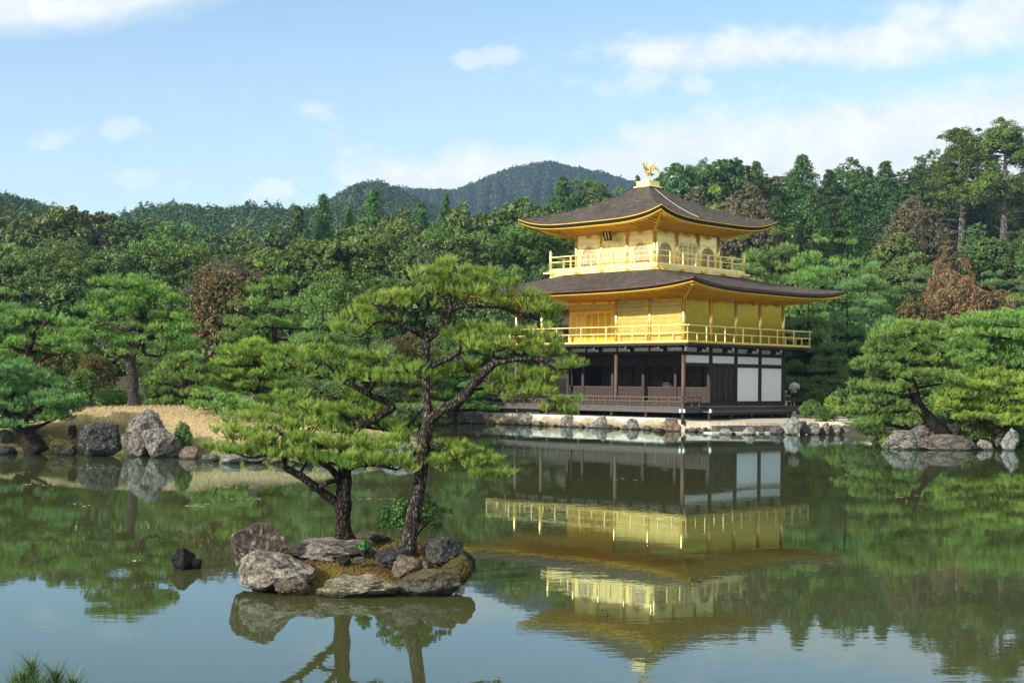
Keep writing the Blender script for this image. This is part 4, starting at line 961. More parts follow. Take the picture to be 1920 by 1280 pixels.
def proto_bare(seed, w=5.0, h=9.0, depth=4, mat='pale'):
    rng = np.random.default_rng(seed); limbs = []
    def grow(p, d, L, r, k):
        q = p + d*L*.5 + rng.normal(size=3)*L*.06; e = p + d*L + rng.normal(size=3)*L*.08; limbs.append(([tuple(p), tuple(q), tuple(e)], [r, r*.82, r*.6]))
        if k == 0: return
        for _ in range(3 if k > 1 else 4):
            nd = d + rng.normal(size=3)*.62 + np.array([0, 0, .08]); nd /= np.linalg.norm(nd); grow(lerp(q, e, rng.uniform(.2, 1)), nd, L*rng.uniform(.55, .8), r*.55, k-1)
    grow(np.array([0, 0, -.4]), np.array([0, 0, 1.]), h*.5, .16, depth)
    return limbs_mesh('trunk', limbs, BARK[mat], 5, .1), w, h

PROTO = {
 'oak': [proto_broad(21, leaf=.20), proto_broad(22, 8, 9, 84, leaf=.13), proto_broad(23, 6, 11.5, 66, leaf=.22), proto_broad(24, 7, 6.5, 60, leaf=.15), proto_broad(25, 5.2, 13, 70), proto_broad(26, 6.5, 9, 48, 420, leaf=.24), proto_broad(27, 7, 10.5, 40, 460, leaf=.17), proto_broad(28, 6, 9.5, 90, 260, leaf=.14)],
 'shrub': [proto_broad(31, 4, 3.6, 46, 260, .11, .05), proto_broad(32, 4.5, 3.2, 50, 260, .11, .05), proto_broad(33, 3, 4.5, 50, 220, .11, .05), proto_broad(34, 4.5, 2.4, 44, 260, .11, .0)],
 'maple': [proto_broad(41, 6, 6.5, 70, 230, .13, .2), proto_broad(42, 6, 6, 64, 230, .13, .15), proto_broad(43, 4, 7.6, 70, 200, .13, .3), proto_broad(44, 5, 4, 60, 200, .12, .1)],
 'cypress': [proto_cypress(51), proto_cypress(52, 5.5, 14, .22), proto_cypress(53, 5.5, 13, .3, top_round=.8), proto_cypress(54, 6, 11, .25, top_round=.85)],
 'cedar': [proto_cedar(61), proto_cedar(62, 8, 20)],
 'pine': [proto_pine(71), proto_pine(72, 7, 8, 6), proto_pine(73, 6, 8.5, 7, .2), proto_pine(74, 7, 7.5, 6, .3, lean=.6), proto_pine(75, 5, 9.5, 8, .2), proto_pine(76, 7, 5.5, 5, .2)],
}
def add_tree(name, kind, i, loc, w, h, rot, leaf=None, bark=None, label=None, cat='tree', group=None):
    L_ = sorted(PROTO[kind], key=lambda q: abs(math.log((h/w)/(q[3]/q[2]))))[:2] if kind != 'cedar' else PROTO[kind]
    cr, tk, pw, phh = L_[i % len(L_)]
    r = empty(name, loc, rot); r.scale = (w/pw, w/pw, h/phh)
    t = obj('trunk', tk, r); c = obj('crown', cr, r)
    for o, m in ((t, BARK.get(bark)), (c, LEAF.get(leaf))):
        if m: o.material_slots[0].link = 'OBJECT'; o.material_slots[0].material = m
    tag(r, label, cat, group); return r
BG = []; FAR = {}
def bg(kind, px, top, wpx, d, leaf, look, row, name=None, bark=None, cat='tree', i=None, sink=0.0):
    d *= FAR.get(row, 1.0); p = at(px, top, d); g = gz(p.x, d) - sink; h = max(1.0, p.z - g)
    i = int(RNG.integers(0, 99)) if i is None else i
    r = add_tree(name or {'oak': 'broadleaf_tree', 'shrub': 'shrub', 'maple': 'maple_tree', 'cypress': 'cypress_tree', 'cedar': 'cedar_tree', 'pine': 'pine_tree'}[kind], kind, i, (p.x, d, g), wpx*d/F, h, RNG.uniform(0, 6.28), leaf, bark, None, cat)
    BG.append((r, px, top, look, row)); return r
SKY_, MID_, LOW_ = 'on the skyline', 'midway up', 'low down'
FAR.update({SKY_: 1.65, MID_: 1.22})
# ---- left and centre skyline ---------------------------------------------
OL = 'olive brown rounded evergreen'; DG = 'deep green rounded evergreen'; GY = 'yellow green leafy tree'; CY = 'dark pointed cypress'; GR = 'greyish thinning tree'
for px, top, w, d, kind, leaf, look in [
    (-95, 392, 190, 108, 'oak', 'oliveoak', OL), (-10, 396, 170, 106, 'oak', 'oliveoak', OL), (62, 408, 120, 104, 'oak', 'oliveoak', OL), (128, 388, 200, 106, 'oak', 'oliveoak', OL), (205, 410, 120, 108, 'oak', 'oak', DG),
    (262, 404, 130, 110, 'oak', 'oak', DG), (330, 418, 150, 108, 'oak', 'oak', DG), (395, 428, 120, 106, 'oak', 'oak', DG), (450, 440, 120, 108, 'oak', 'oliveoak', OL), (512, 418, 100, 112, 'oak', 'oak', DG),
    (560, 392, 105, 112, 'cypress', 'cypress', CY), (606, 372, 110, 114, 'cypress', 'cypress', CY), (655, 392, 80, 116, 'cypress', 'cypress', CY), (702, 362, 120, 114, 'cypress', 'cypress', CY), (742, 388, 90, 112, 'oak', 'oliveoak', OL),
    (790, 386, 110, 116, 'cypress', 'cypress', CY), (835, 368, 80, 118, 'cypress', 'cypress', CY), (862, 378, 100, 110, 'oak', 'oliveoak', OL), (915, 388, 110, 114, 'oak', 'lime', GY), (965, 368, 120, 116, 'oak', 'lime', GY),
    (1018, 376, 90, 114, 'oak', 'lime', GY), (1056, 336, 105, 118, 'cypress', 'cypress', CY), (1108, 342, 110, 120, 'oak', 'lime', GY), (1152, 350, 90, 118, 'pine', 'pine', 'broad topped tall pine'), (1196, 334, 60, 122, 'cypress', 'cypress', CY),
    (1240, 330, 60, 126, 'cypress', 'cypress', CY), (1278, 308, 120, 126, 'oak', 'cypress', DG), (1325, 312, 100, 128, 'oak', 'oak', DG), (1372, 290, 115, 126, 'oak', 'cypress', DG), (1418, 306, 90, 128, 'cypress', 'cypress', CY),
    (1448, 322, 100, 132, 'oak', 'grey', GR), (1504, 294, 130, 128, 'cypress', 'cypress', CY), (1556, 322, 95, 127, 'cypress', 'cypress', CY), (1588, 309, 110, 130, 'oak', 'cypress', DG), (1630, 318, 80, 131, 'cypress', 'cypress', CY), (1660, 306, 120, 128, 'cypress', 'cypress', CY),
    (1702, 320, 90, 127, 'oak', 'cypress', DG), (1728, 311, 75, 132, 'cypress', 'cypress', CY), (1752, 297, 115, 130, 'oak', 'cypress', DG), (1860, 300, 110, 132, 'cypress', 'cypress', CY), (1960, 280, 140, 130, 'cypress', 'cypress', CY), (2050, 270, 160, 126, 'cypress', 'cypress', CY)]:
    bg(kind, px, top, w*1.08, d, leaf, look, SKY_)
for px, top, w, d in ((1790, 340, 110, 134), (1838, 352, 120, 136), (1900, 346, 130, 135), (1960, 350, 130, 134)): bg('oak', px, top, w, d, 'cypress', DG, SKY_, i=px)
for px, top, w, d in ((1828, 425, 80, 118), (1868, 440, 90, 116), (1915, 430, 90, 118)): bg('oak', px, top, w, d, 'camellia', DG, MID_, i=px)
bg('cedar', 1806, 246, 150, 122, 'cedar', 'tall pale trunked cedar', SKY_, i=0); bg('cedar', 1886, 236, 175, 119, 'cedar', 'tall pale trunked cedar', SKY_, i=1); bg('cedar', 1985, 228, 190, 121, 'cedar', 'tall pale trunked cedar', SKY_, i=0)
# ---- middle ranks --------------------------------------------------------
for px, top, w, d, kind, leaf, look in [
    (-60, 470, 190, 94, 'oak', 'camellia', DG), (40, 468, 160, 95, 'oak', 'oak', DG), (120, 462, 190, 94, 'oak', 'oak', DG), (205, 476, 160, 95, 'oak', 'camellia', DG), (290, 462, 170, 96, 'oak', 'oak', DG), (350, 470, 150, 97, 'oak', 'oliveoak', OL),
    (430, 488, 140, 94, 'oak', 'grey', GR), (495, 470, 130, 96, 'oak', 'oliveoak', OL), (548, 462, 140, 98, 'oak', 'oak', DG), (600, 448, 150, 99, 'oak', 'oliveoak', OL), (655, 452, 160, 92, 'oak', 'oak', DG), (700, 420, 150, 102, 'oak', 'oliveoak', OL),
    (760, 440, 130, 100, 'oak', 'oak', DG), (820, 430, 130, 98, 'oak', 'oak', DG), (880, 440, 150, 98, 'oak', 'oak', DG), (930, 430, 150, 100, 'oak', 'lime', GY), (985, 430, 140, 102, 'oak', 'oak', DG), (1040, 420, 130, 104, 'oak', 'lime', GY), (1095, 410, 130, 106, 'oak', 'oak', DG),
    (1300, 350, 110, 116, 'oak', 'grey', GR), (1350, 345, 110, 112, 'pine', 'palepine', 'broad topped tall pine'), (1395, 360, 130, 110, 'oak', 'grey', GR), (1455, 372, 110, 116, 'cypress', 'cypress', CY), (1522, 370, 120, 118, 'cypress', 'cypress', CY), (1590, 372, 110, 120, 'cypress', 'cypress', CY),
    (1720, 384, 128, 108, 'oak', 'grey', GR), (1690, 430, 100, 106, 'oak', 'oliveoak', OL), (1765, 462, 90, 116, 'oak', 'cypress', DG), (1845, 452, 60, 124, 'cypress', 'cypress', CY), (1940, 440, 110, 114, 'oak', 'cypress', DG), (1985, 430, 140, 110, 'oak', 'oak', DG)]:
    bg(kind, px, top, w*1.08, d, leaf, look, MID_)
LP = 'layered green pine'
for px, top, w, d, leaf in [(1400, 436, 130, 100, 'pine'), (1465, 424, 140, 101, 'pine'), (1530, 440, 150, 99, 'pine'), (1590, 446, 140, 100, 'pine'), (1420, 500, 130, 93, 'bluepine'), (1490, 488, 150, 92, 'pine'), (1560, 500, 160, 93, 'bluepine'), (1632, 492, 150, 94, 'bluepine'), (1700, 476, 140, 97, 'bluepine'),
                            (1760, 490, 120, 98, 'bluepine'), (1880, 500, 150, 95, 'bluepine'), (1950, 510, 160, 94, 'pine'), (1640, 470, 110, 98, 'pine')]:
    bg('pine', px, top, w*1.1, d, leaf, LP, MID_)
# ---- lower ranks ---------------------------------------------------------
for px, top, w, d, kind, leaf, look in [
    (-50, 540, 170, 80, 'oak', 'camellia', DG), (50, 535, 150, 82, 'oak', 'camellia', DG), (130, 530, 150, 83, 'oak', 'camellia', DG), (215, 560, 140, 82, 'oak', 'camellia', DG), (300, 560, 150, 80, 'oak', 'oak', DG), (362, 552, 110, 82, 'oak', 'camellia', DG),
    (462, 520, 110, 80, 'oak', 'oak', DG), (620, 520, 130, 84, 'oak', 'lime', GY), (690, 530, 130, 86, 'oak', 'oak', DG), (735, 520, 120, 88, 'oak', 'oak', DG), (800, 520, 130, 88, 'oak', 'oak', DG), (860, 520, 140, 90, 'oak', 'camellia', DG), (930, 500, 140, 92, 'oak', 'oak', DG), (990, 500, 130, 94, 'oak', 'camellia', DG),
    (30, 640, 120, 66, 'oak', 'camellia', DG), (120, 620, 120, 64, 'oak', 'oliveoak', OL), (330, 640, 130, 66, 'oak', 'camellia', DG), (560, 640, 130, 70, 'oak', 'camellia', DG), (690, 640, 130, 76, 'oak', 'camellia', DG), (860, 610, 130, 82, 'oak', 'camellia', DG), (905, 560, 120, 84, 'oak', 'camellia', DG), (960, 600, 120, 86, 'oak', 'oak', DG), (790, 640, 120, 80, 'oak', 'oak', DG),
    (1500, 590, 130, 84, 'oak', 'camellia', DG), (1580, 600, 140, 84, 'oak', 'camellia', DG), (1660, 600, 150, 82, 'oak', 'camellia', DG), (1740, 620, 150, 78, 'oak', 'camellia', DG), (1830, 610, 150, 78, 'oak', 'camellia', DG), (1910, 600, 160, 76, 'oak', 'camellia', DG), (1990, 590, 160, 76, 'oak', 'oak', DG),
    (180, 664, 70, 60, 'maple', 'amber', 'amber tinted small maple'), (156, 692, 60, 56, 'maple', 'lime', 'fresh green small maple'), (758, 628, 120, 74, 'maple', 'amber', 'amber tinted small maple')]:
    bg(kind, px, top, w*1.08, d, leaf, look, LOW_)
for px, top, w, d, leaf in [(10, 532, 120, 56, 'pine'), (512, 478, 190, 68, 'pine'), (446, 560, 130, 66, 'pine'), (606, 556, 160, 62, 'bluepine'), (690, 590, 140, 68, 'bluepine'), (855, 650, 120, 74, 'pine'), (940, 640, 120, 78, 'bluepine'), (780, 690, 120, 70, 'palepine'),
                            (1515, 556, 130, 82, 'bluepine'), (1590, 545, 150, 80, 'bluepine'), (1480, 640, 100, 84, 'pine'), (1560, 650, 110, 78, 'bluepine'), (1650, 560, 140, 79, 'bluepine'), (1900, 548, 120, 72, 'palepine'), (1960, 560, 160, 66, 'pine'), (1740, 600, 130, 66, 'pine'), (1840, 585, 180, 62, 'pine'), (1930, 605, 170, 58, 'palepine')]:
    bg('pine', px, top, w*1.12, d, leaf, LP if leaf != 'palepine' else 'yellow green layered pine', LOW_)
r = bg('maple', 410, 500, 108, 70, 'maple', 'dull red green maple', LOW_, i=0); r = bg('maple', 1800, 528, 150, 84, 'rust', 'rusty red maple', LOW_, i=1); bg('maple', 1718, 560, 90, 82, 'amber', 'orange tinted maple', LOW_, i=0); bg('maple', 1850, 540, 90, 86, 'rust', 'rusty red maple', LOW_, i=0)
bg('maple', 1766, 505, 80, 90, 'rust', 'rusty red maple', LOW_, i=1)
# bare silvery tree and stray dead branches above the centre
for px, top, d, hpx in ((783, 428, 90, 230), (1850, 440, 112, 130)):
    p = at(px, top, d); g = gz(p.x, d); tk, w_, h_ = proto_bare(81 if px < 1000 else 83, 4.2, 9)
    r = empty('bare_tree', (p.x, d, g), .4); s = (p.z-g)/h_; r.scale = (s*.85, s*.85, s); obj('trunk', tk, r)
    tag(r, 'leafless silvery grey tree with spreading dead boughs above the island pine' if px < 1000 else 'leafless pale tree beside the tall cedars on the right', 'tree')
# shrubs along the banks
for px, top, w, d, leaf, look in [(100, 740, 70, 50, 'camellia', 'dark rounded bush'), (215, 720, 70, 51, 'pine', 'green rounded bush'), (300, 735, 80, 49.5, 'camellia', 'dark rounded bush'), (385, 720, 80, 52, 'lime', 'fresh green bush'), (560, 715, 90, 56, 'camellia', 'dark rounded bush'),
                                  (640, 725, 100, 58, 'oak', 'green rounded bush'), (735, 730, 90, 64, 'camellia', 'dark rounded bush'), (820, 735, 70, 76, 'lime', 'fresh green bush'), (875, 745, 60, 78, 'camellia', 'dark rounded bush'), (905, 735, 60, 82, 'oak', 'green rounded bush'),
                                  (1532, 728, 50, 76, 'oak', 'fresh green bush'), (1518, 728, 50, 78.5, 'camellia', 'dark rounded bush'), (1590, 715, 60, 72, 'camellia', 'dark rounded bush'), (1562, 738, 34, 71, 'palepine', 'yellow green clipped bush'), (1551, 762, 36, 66, 'oak', 'low sand edge bush'),
                                  (1520, 752, 44, 71, 'oak', 'green rounded bush'), (1620, 752, 70, 67, 'camellia', 'dark rounded bush'), (1700, 735, 90, 62, 'camellia', 'dark rounded bush'), (1745, 765, 80, 57, 'lime', 'fresh green bush'), (1800, 770, 90, 56, 'oak', 'green rounded bush'), (1890, 760, 100, 54, 'camellia', 'dark rounded bush'), (1840, 805, 90, 51, 'oliveoak', 'mossy low bush'), (1640, 805, 60, 56, 'camellia', 'dark rounded bush'), (1900, 800, 70, 51.5, 'oak', 'green rounded bush'), (343, 822, 34, 39.4, 'oak', 'small low bush'), (1795, 785, 60, 53, 'camellia', 'dark rounded bush')]:
    bg('shrub', px, top, w, d, leaf, look, 'at the bank', cat='bush')
# labels that single each of these out
def landmark(px):
    for lim, t in ((60, 'by the left edge'), (200, 'behind the leaning shore pine'), (345, 'behind the layered lawn pine'), (455, 'near the dull red maple'), (560, 'left of the mountain foot'), (660, 'left of the bare silvery tree'), (760, 'beside the bare silvery tree'),
                   (880, 'right of the bare silvery tree'), (985, 'left of the pavilion roofs'), (1120, 'left of the phoenix'), (1260, 'beside the phoenix'), (1400, 'right of the phoenix'), (1500, 'just right of the pavilion'), (1610, 'in the gap right of the pavilion'), (1700, 'behind the leaning right bank pine'), (1790, 'near the rusty maples'), (1920, 'under the tall cedars')):
        if px < lim: return t
    return 'at the right edge'
def label_all():
    from collections import defaultdict
    G = defaultdict(list)
    for r, px, top, look, row in BG:
        a = look if look.split()[-1] in ('tree', 'evergreen', 'cypress', 'pine', 'maple', 'bush', 'trunk', 'boulder', 'sand') else look
        G[f'{a} {row} {landmark(px)}'].append((px, top, r))
    names = {2: ('left of two', 'right of two'), 3: ('leftmost of three', 'middle of three', 'rightmost of three'), 4: ('leftmost of four', 'second of four', 'third of four', 'rightmost of four'), 5: ('leftmost of five', 'second of five', 'middle of five', 'fourth of five', 'rightmost of five'), 6: ('leftmost of six', 'second of six', 'third of six', 'fourth of six', 'fifth of six', 'rightmost of six')}
    for k, v in G.items():
        v.sort(key=lambda t: t[0])
        for i, (px, top, r) in enumerate(v):
            r['label'] = k if len(v) == 1 else f'{k}, {names[len(v)][i] if len(v) in names else "number %d from the left" % (i+1)}'
            r['group'] = {'broadleaf_tree': 'broadleaf trees on the slope', 'cypress_tree': 'cypresses on the slope', 'pine_tree': 'pines round the pond', 'maple_tree': 'maples round the pond', 'shrub': 'bushes along the banks', 'cedar_tree': 'tall cedars'}[r.name.split('.')[0]]
label_all()

# ---- hand-placed pines ---------------------------------------------------
def traced_pine(name, label, base, d, limbs, pads, leaf, bark, seed, ln=.15, K=9, wd=.02, puff=.20, puffs_per=1.15, tufts=24, depth_k=1.0, spread=.75, twig_r=.012, twig_every=3, back=.75, group=None, thin=1.0, fuzz=.12):
    """limbs: [(px,py,depth offset,radius px)...]; pads: (px,py,rx,ry[,depth offset]) – all given a real depth"""
    rng = np.random.default_rng(seed); o = np.array(at(base[0], base[1], d)); L = []; s = d/F
    for lb in limbs: L.append(([tuple(np.array(at(p[0], p[1], d+p[2])) - o) for p in lb], [max(p[3]*s*thin, .005) for p in lb]))
    PD = []
    for p in pads:
        dz = p[4] if len(p) > 4 else rng.uniform(-.5, .5)*depth_k
        PD.append((np.array(at(p[0], p[1], d+dz)) - o, p[2]*s, p[2]*s*.9, p[3]*s*1.35))
        if back and len(p) < 6: PD.append((np.array(at(p[0]+rng.uniform(-12, 12), p[1]+rng.uniform(-3, 5), d+dz+p[2]*s*1.35)) - o, p[2]*s*back, p[2]*s*back, p[3]*s*.9))
    cr, tk = pine_parts(L, PD, rng, leaf, bark, puff, puffs_per, tufts, K, ln, wd, twig_r, spread, True, twig_every, fuzz=fuzz)
    r = empty(name, tuple(o)); obj('trunk', tk, r); obj('crown', cr, r); tag(r, label, 'pine tree', group); return r
traced_pine('pine_tree', 'layered red pine with stout grey trunk standing on the grassy spit', (252, 772), 45,
    [[(254, 776, 0, 17), (250, 745, 0, 11), (247, 705, 0, 10), (246, 668, 0, 10), (256, 640, .1, 8), (262, 610, .1, 7), (240, 575, .1, 5), (235, 540, .1, 2)],
     [(246, 668, 0, 7), (222, 664, -.3, 5), (205, 650, -.5, 4), (180, 635, -.5, 2)], [(256, 645, 0, 7), (290, 632, .3, 5), (330, 625, .4, 3)], [(262, 612, 0, 6), (235, 618, -.4, 4), (205, 608, -.4, 3), (175, 612, -.5, 2)], [(255, 590, 0, 5), (300, 585, .2, 3), (330, 575, .2, 2)], [(270, 640, 0, 4), (272, 663, .5, 3), (300, 668, .6, 2)]],
    [(205, 530, 34, 12), (250, 532, 34, 11), (285, 545, 40, 12), (190, 552, 28, 10), (310, 558, 34, 12), (235, 552, 30, 10), (180, 580, 34, 11), (225, 585, 40, 12), (275, 590, 40, 12), (320, 592, 36, 11), (345, 612, 26, 10), (160, 625, 30, 11), (200, 630, 36, 13), (240, 640, 34, 13), (290, 615, 42, 12), (330, 630, 34, 11), (225, 658, 28, 10), (312, 650, 40, 9), (345, 645, 26, 9), (148, 632, 16, 8), (190, 610, 30, 9), (262, 565, 40, 11)],
    'pine', 'grey', 101, ln=.15, K=9, wd=.022, puff=.22, tufts=24)
traced_pine('pine_tree', 'leaning shore pine with dark crooked trunk at the left edge of the pond', (66, 846), 40.2,
    [[(72, 850, 0, 22), (52, 815, 0, 15), (34, 792, 0, 13), (10, 768, 0, 11), (-15, 745, 0, 9), (-40, 715, 0, 5)], [(34, 792, 0, 9), (60, 770, -.3, 6), (90, 752, -.3, 4), (120, 745, -.2, 2)], [(10, 768, 0, 8), (25, 735, .3, 5), (60, 715, .3, 3)], [(-15, 745, 0, 6), (0, 705, .2, 4), (20, 685, .2, 2)]],
    [(-30, 700, 50, 15), (20, 692, 46, 14), (60, 705, 40, 13), (-10, 728, 45, 13), (40, 732, 45, 14), (90, 722, 40, 13), (120, 738, 34, 12), (75, 752, 42, 13), (115, 765, 34, 12), (140, 755, 20, 10), (30, 765, 40, 12), (-20, 765, 45, 13), (60, 785, 40, 11), (100, 782, 34, 10), (10, 795, 34, 9), (-40, 790, 40, 12), (-60, 740, 40, 13)],
    'bluepine', 'dark', 102, ln=.15, K=9, wd=.021, puff=.2, tufts=24)
traced_pine('pine_tree', 'pink barked upright pine rising behind the leaning shore pine at left', (70, 770), 48,
    [[(72, 775, 0, 11), (66, 720, 0, 9), (60, 690, 0, 8), (52, 660, 0, 8), (62, 630, 0, 6), (72, 612, 0, 4), (95, 600, 0, 2)], [(52, 660, 0, 5), (30, 655, 0, 4), (5, 640, 0, 3)], [(62, 630, 0, 5), (40, 600, 0, 3)]],
    [(70, 596, 32, 10), (105, 606, 30, 10), (110, 640, 30, 10), (80, 628, 30, 9), (30, 592, 36, 11), (0, 612, 40, 12), (95, 660, 36, 10), (125, 655, 22, 9), (20, 640, 34, 11), (-25, 640, 40, 12), (40, 670, 36, 10)],
    'pine', 'red', 103, ln=.16, K=9, wd=.024, puff=.24, tufts=22)
traced_pine('pine_tree', 'yellow green layered pine right of the grassy spit', (482, 772), 50,
    [[(486, 778, 0, 9), (478, 740, 0, 7), (486, 700, 0, 6), (474, 665, 0, 4), (470, 645, 0, 2)]],
    [(470, 648, 30, 8), (445, 660, 30, 9), (500, 660, 28, 9), (432, 680, 30, 9), (475, 678, 36, 9), (515, 682, 30, 9), (420, 703, 28, 9), (460, 702, 36, 9), (505, 706, 36, 9), (440, 722, 36, 9), (490, 728, 40, 9), (530, 722, 30, 9), (410, 738, 26, 9), (455, 745, 36, 9), (510, 750, 36, 9)],
    'palepine', 'red', 104, ln=.15, K=9, wd=.024, puff=.22, tufts=24)
traced_pine('pine_tree', 'low spreading green pine behind the lawn, right of the layered pine', (345, 768), 49,
    [[(350, 772, 0, 8), (342, 740, 0, 6), (350, 710, 0, 5), (340, 680, 0, 3)]],
    [(345, 672, 34, 9), (315, 690, 34, 9), (375, 690, 32, 9), (300, 712, 34, 9), (345, 708, 40, 9), (385, 715, 26, 9), (290, 735, 30, 10), (330, 732, 38, 10), (375, 740, 34, 10), (310, 755, 34, 9), (355, 760, 34, 8)],
    'pine', 'red', 105, ln=.15, K=8, wd=.024, puff=.24, tufts=22)
traced_pine('pine_tree', 'low dark pine spreading over the shore boulder by the spit', (425, 800), 43,
    [[(428, 806, 0, 8), (420, 785, 0, 6), (405, 765, 0, 4), (395, 745, 0, 2)], [(420, 785, 0, 5), (450, 770, .2, 3)]],
    [(400, 738, 26, 9), (425, 752, 30, 9), (390, 762, 26, 9), (440, 772, 30, 9), (405, 785, 30, 9), (455, 760, 22, 8), (430, 795, 26, 8)],
    'pine', 'dark', 106, ln=.14, K=9, wd=.02, puff=.18, tufts=22)
traced_pine('pine_tree', 'low dark pine leaning over the narrow inlet beyond the spit', (770, 798), 62,
    [[(768, 798, 0, 6), (778, 780, 0, 5), (790, 765, 0, 3)], [(778, 780, 0, 4), (755, 772, 0, 2)]],
    [(740, 772, 34, 8), (775, 768, 34, 8), (805, 764, 28, 8), (760, 785, 36, 7), (720, 782, 26, 7)], 'bluepine', 'dark', 107, ln=.18, K=8, wd=.03, puff=.26, tufts=20)
traced_pine('pine_tree', 'leaning layered pine with curved bare trunk on the right bank', (1768, 812), 50.5,
    [[(1776, 820, 0, 13), (1752, 795, 0, 11), (1728, 768, 0, 10), (1715, 740, 0, 9.5), (1706, 712, 0, 9), (1708, 690, 0, 7), (1716, 665, 0, 5), (1712, 635, 0, 3), (1708, 615, 0, 2)],
     [(1706, 742, -.1, 5), (1690, 744, -.3, 3.5), (1670, 755, -.4, 2)], [(1706, 712, 0, 6), (1680, 700, -.3, 4), (1640, 705, -.3, 2)], [(1708, 690, 0, 5), (1745, 690, .2, 4), (1780, 690, .3, 2)], [(1716, 665, 0, 4), (1680, 660, -.2, 3), (1650, 655, -.3, 2)]],
    [(1713, 613, 50, 10), (1680, 628, 40, 11), (1745, 625, 44, 10), (1722, 643, 50, 12), (1655, 652, 36, 12), (1770, 648, 36, 11), (1692, 668, 48, 12), (1750, 675, 52, 12), (1633, 685, 38, 11), (1785, 690, 34, 11), (1670, 700, 46, 12), (1725, 700, 44, 11), (1625, 718, 32, 11), (1665, 728, 44, 11), (1765, 712, 40, 10), (1640, 748, 42, 11), (1610, 768, 36, 10), (1670, 765, 40, 10), (1662, 790, 46, 10), (1630, 795, 30, 8)],
    'pine', 'dark', 108, ln=.16, K=9, wd=.023, puff=.23, tufts=25)
traced_pine('pine_tree', 'broad yellow green pine with low horizontal boughs at the right edge', (1872, 818), 50,
    [[(1875, 822, 0, 10), (1880, 795, 0, 8), (1872, 765, 0, 6), (1880, 730, 0, 4), (1890, 705, 0, 2)], [(1880, 795, 0, 5), (1840, 788, -.3, 3), (1805, 775, -.3, 2)]],
    [(1860, 706, 40, 10), (1905, 712, 44, 11), (1825, 722, 36, 10), (1880, 730, 46, 11), (1790, 738, 32, 10), (1840, 742, 44, 11), (1920, 742, 46, 11), (1785, 758, 30, 9), (1825, 765, 42, 10), (1880, 762, 46, 11), (1850, 782, 42, 9), (1925, 775, 40, 11), (1810, 780, 28, 8), (1905, 792, 40, 9), (1960, 730, 44, 11), (1970, 770, 44, 11)],
    'palepine', 'dark', 109, ln=.15, K=9, wd=.022, puff=.22, tufts=25)
traced_pine('pine_tree', 'tall green pine above the yellow green pine at the right edge', (1862, 800), 57,
    [[(1866, 805, 0, 11), (1860, 740, 0, 9), (1868, 690, 0, 7), (1860, 640, 0, 5), (1866, 600, 0, 3)], [(1868, 690, 0, 5), (1900, 682, 0, 3), (1935, 688, 0, 2)], [(1860, 650, 0, 4), (1820, 655, 0, 3)]],
    [(1865, 592, 50, 11), (1815, 602, 42, 11), (1915, 602, 46, 11), (1840, 622, 48, 11), (1895, 628, 50, 12), (1800, 640, 36, 10), (1930, 640, 44, 11), (1855, 650, 50, 11), (1820, 668, 44, 11), (1900, 665, 50, 11), (1940, 680, 40, 11), (1860, 684, 50, 10), (1820, 695, 36, 10), (1960, 620, 44, 12)],
    'pine', 'dark', 110, ln=.18, K=8, wd=.027, puff=.27, tufts=23)
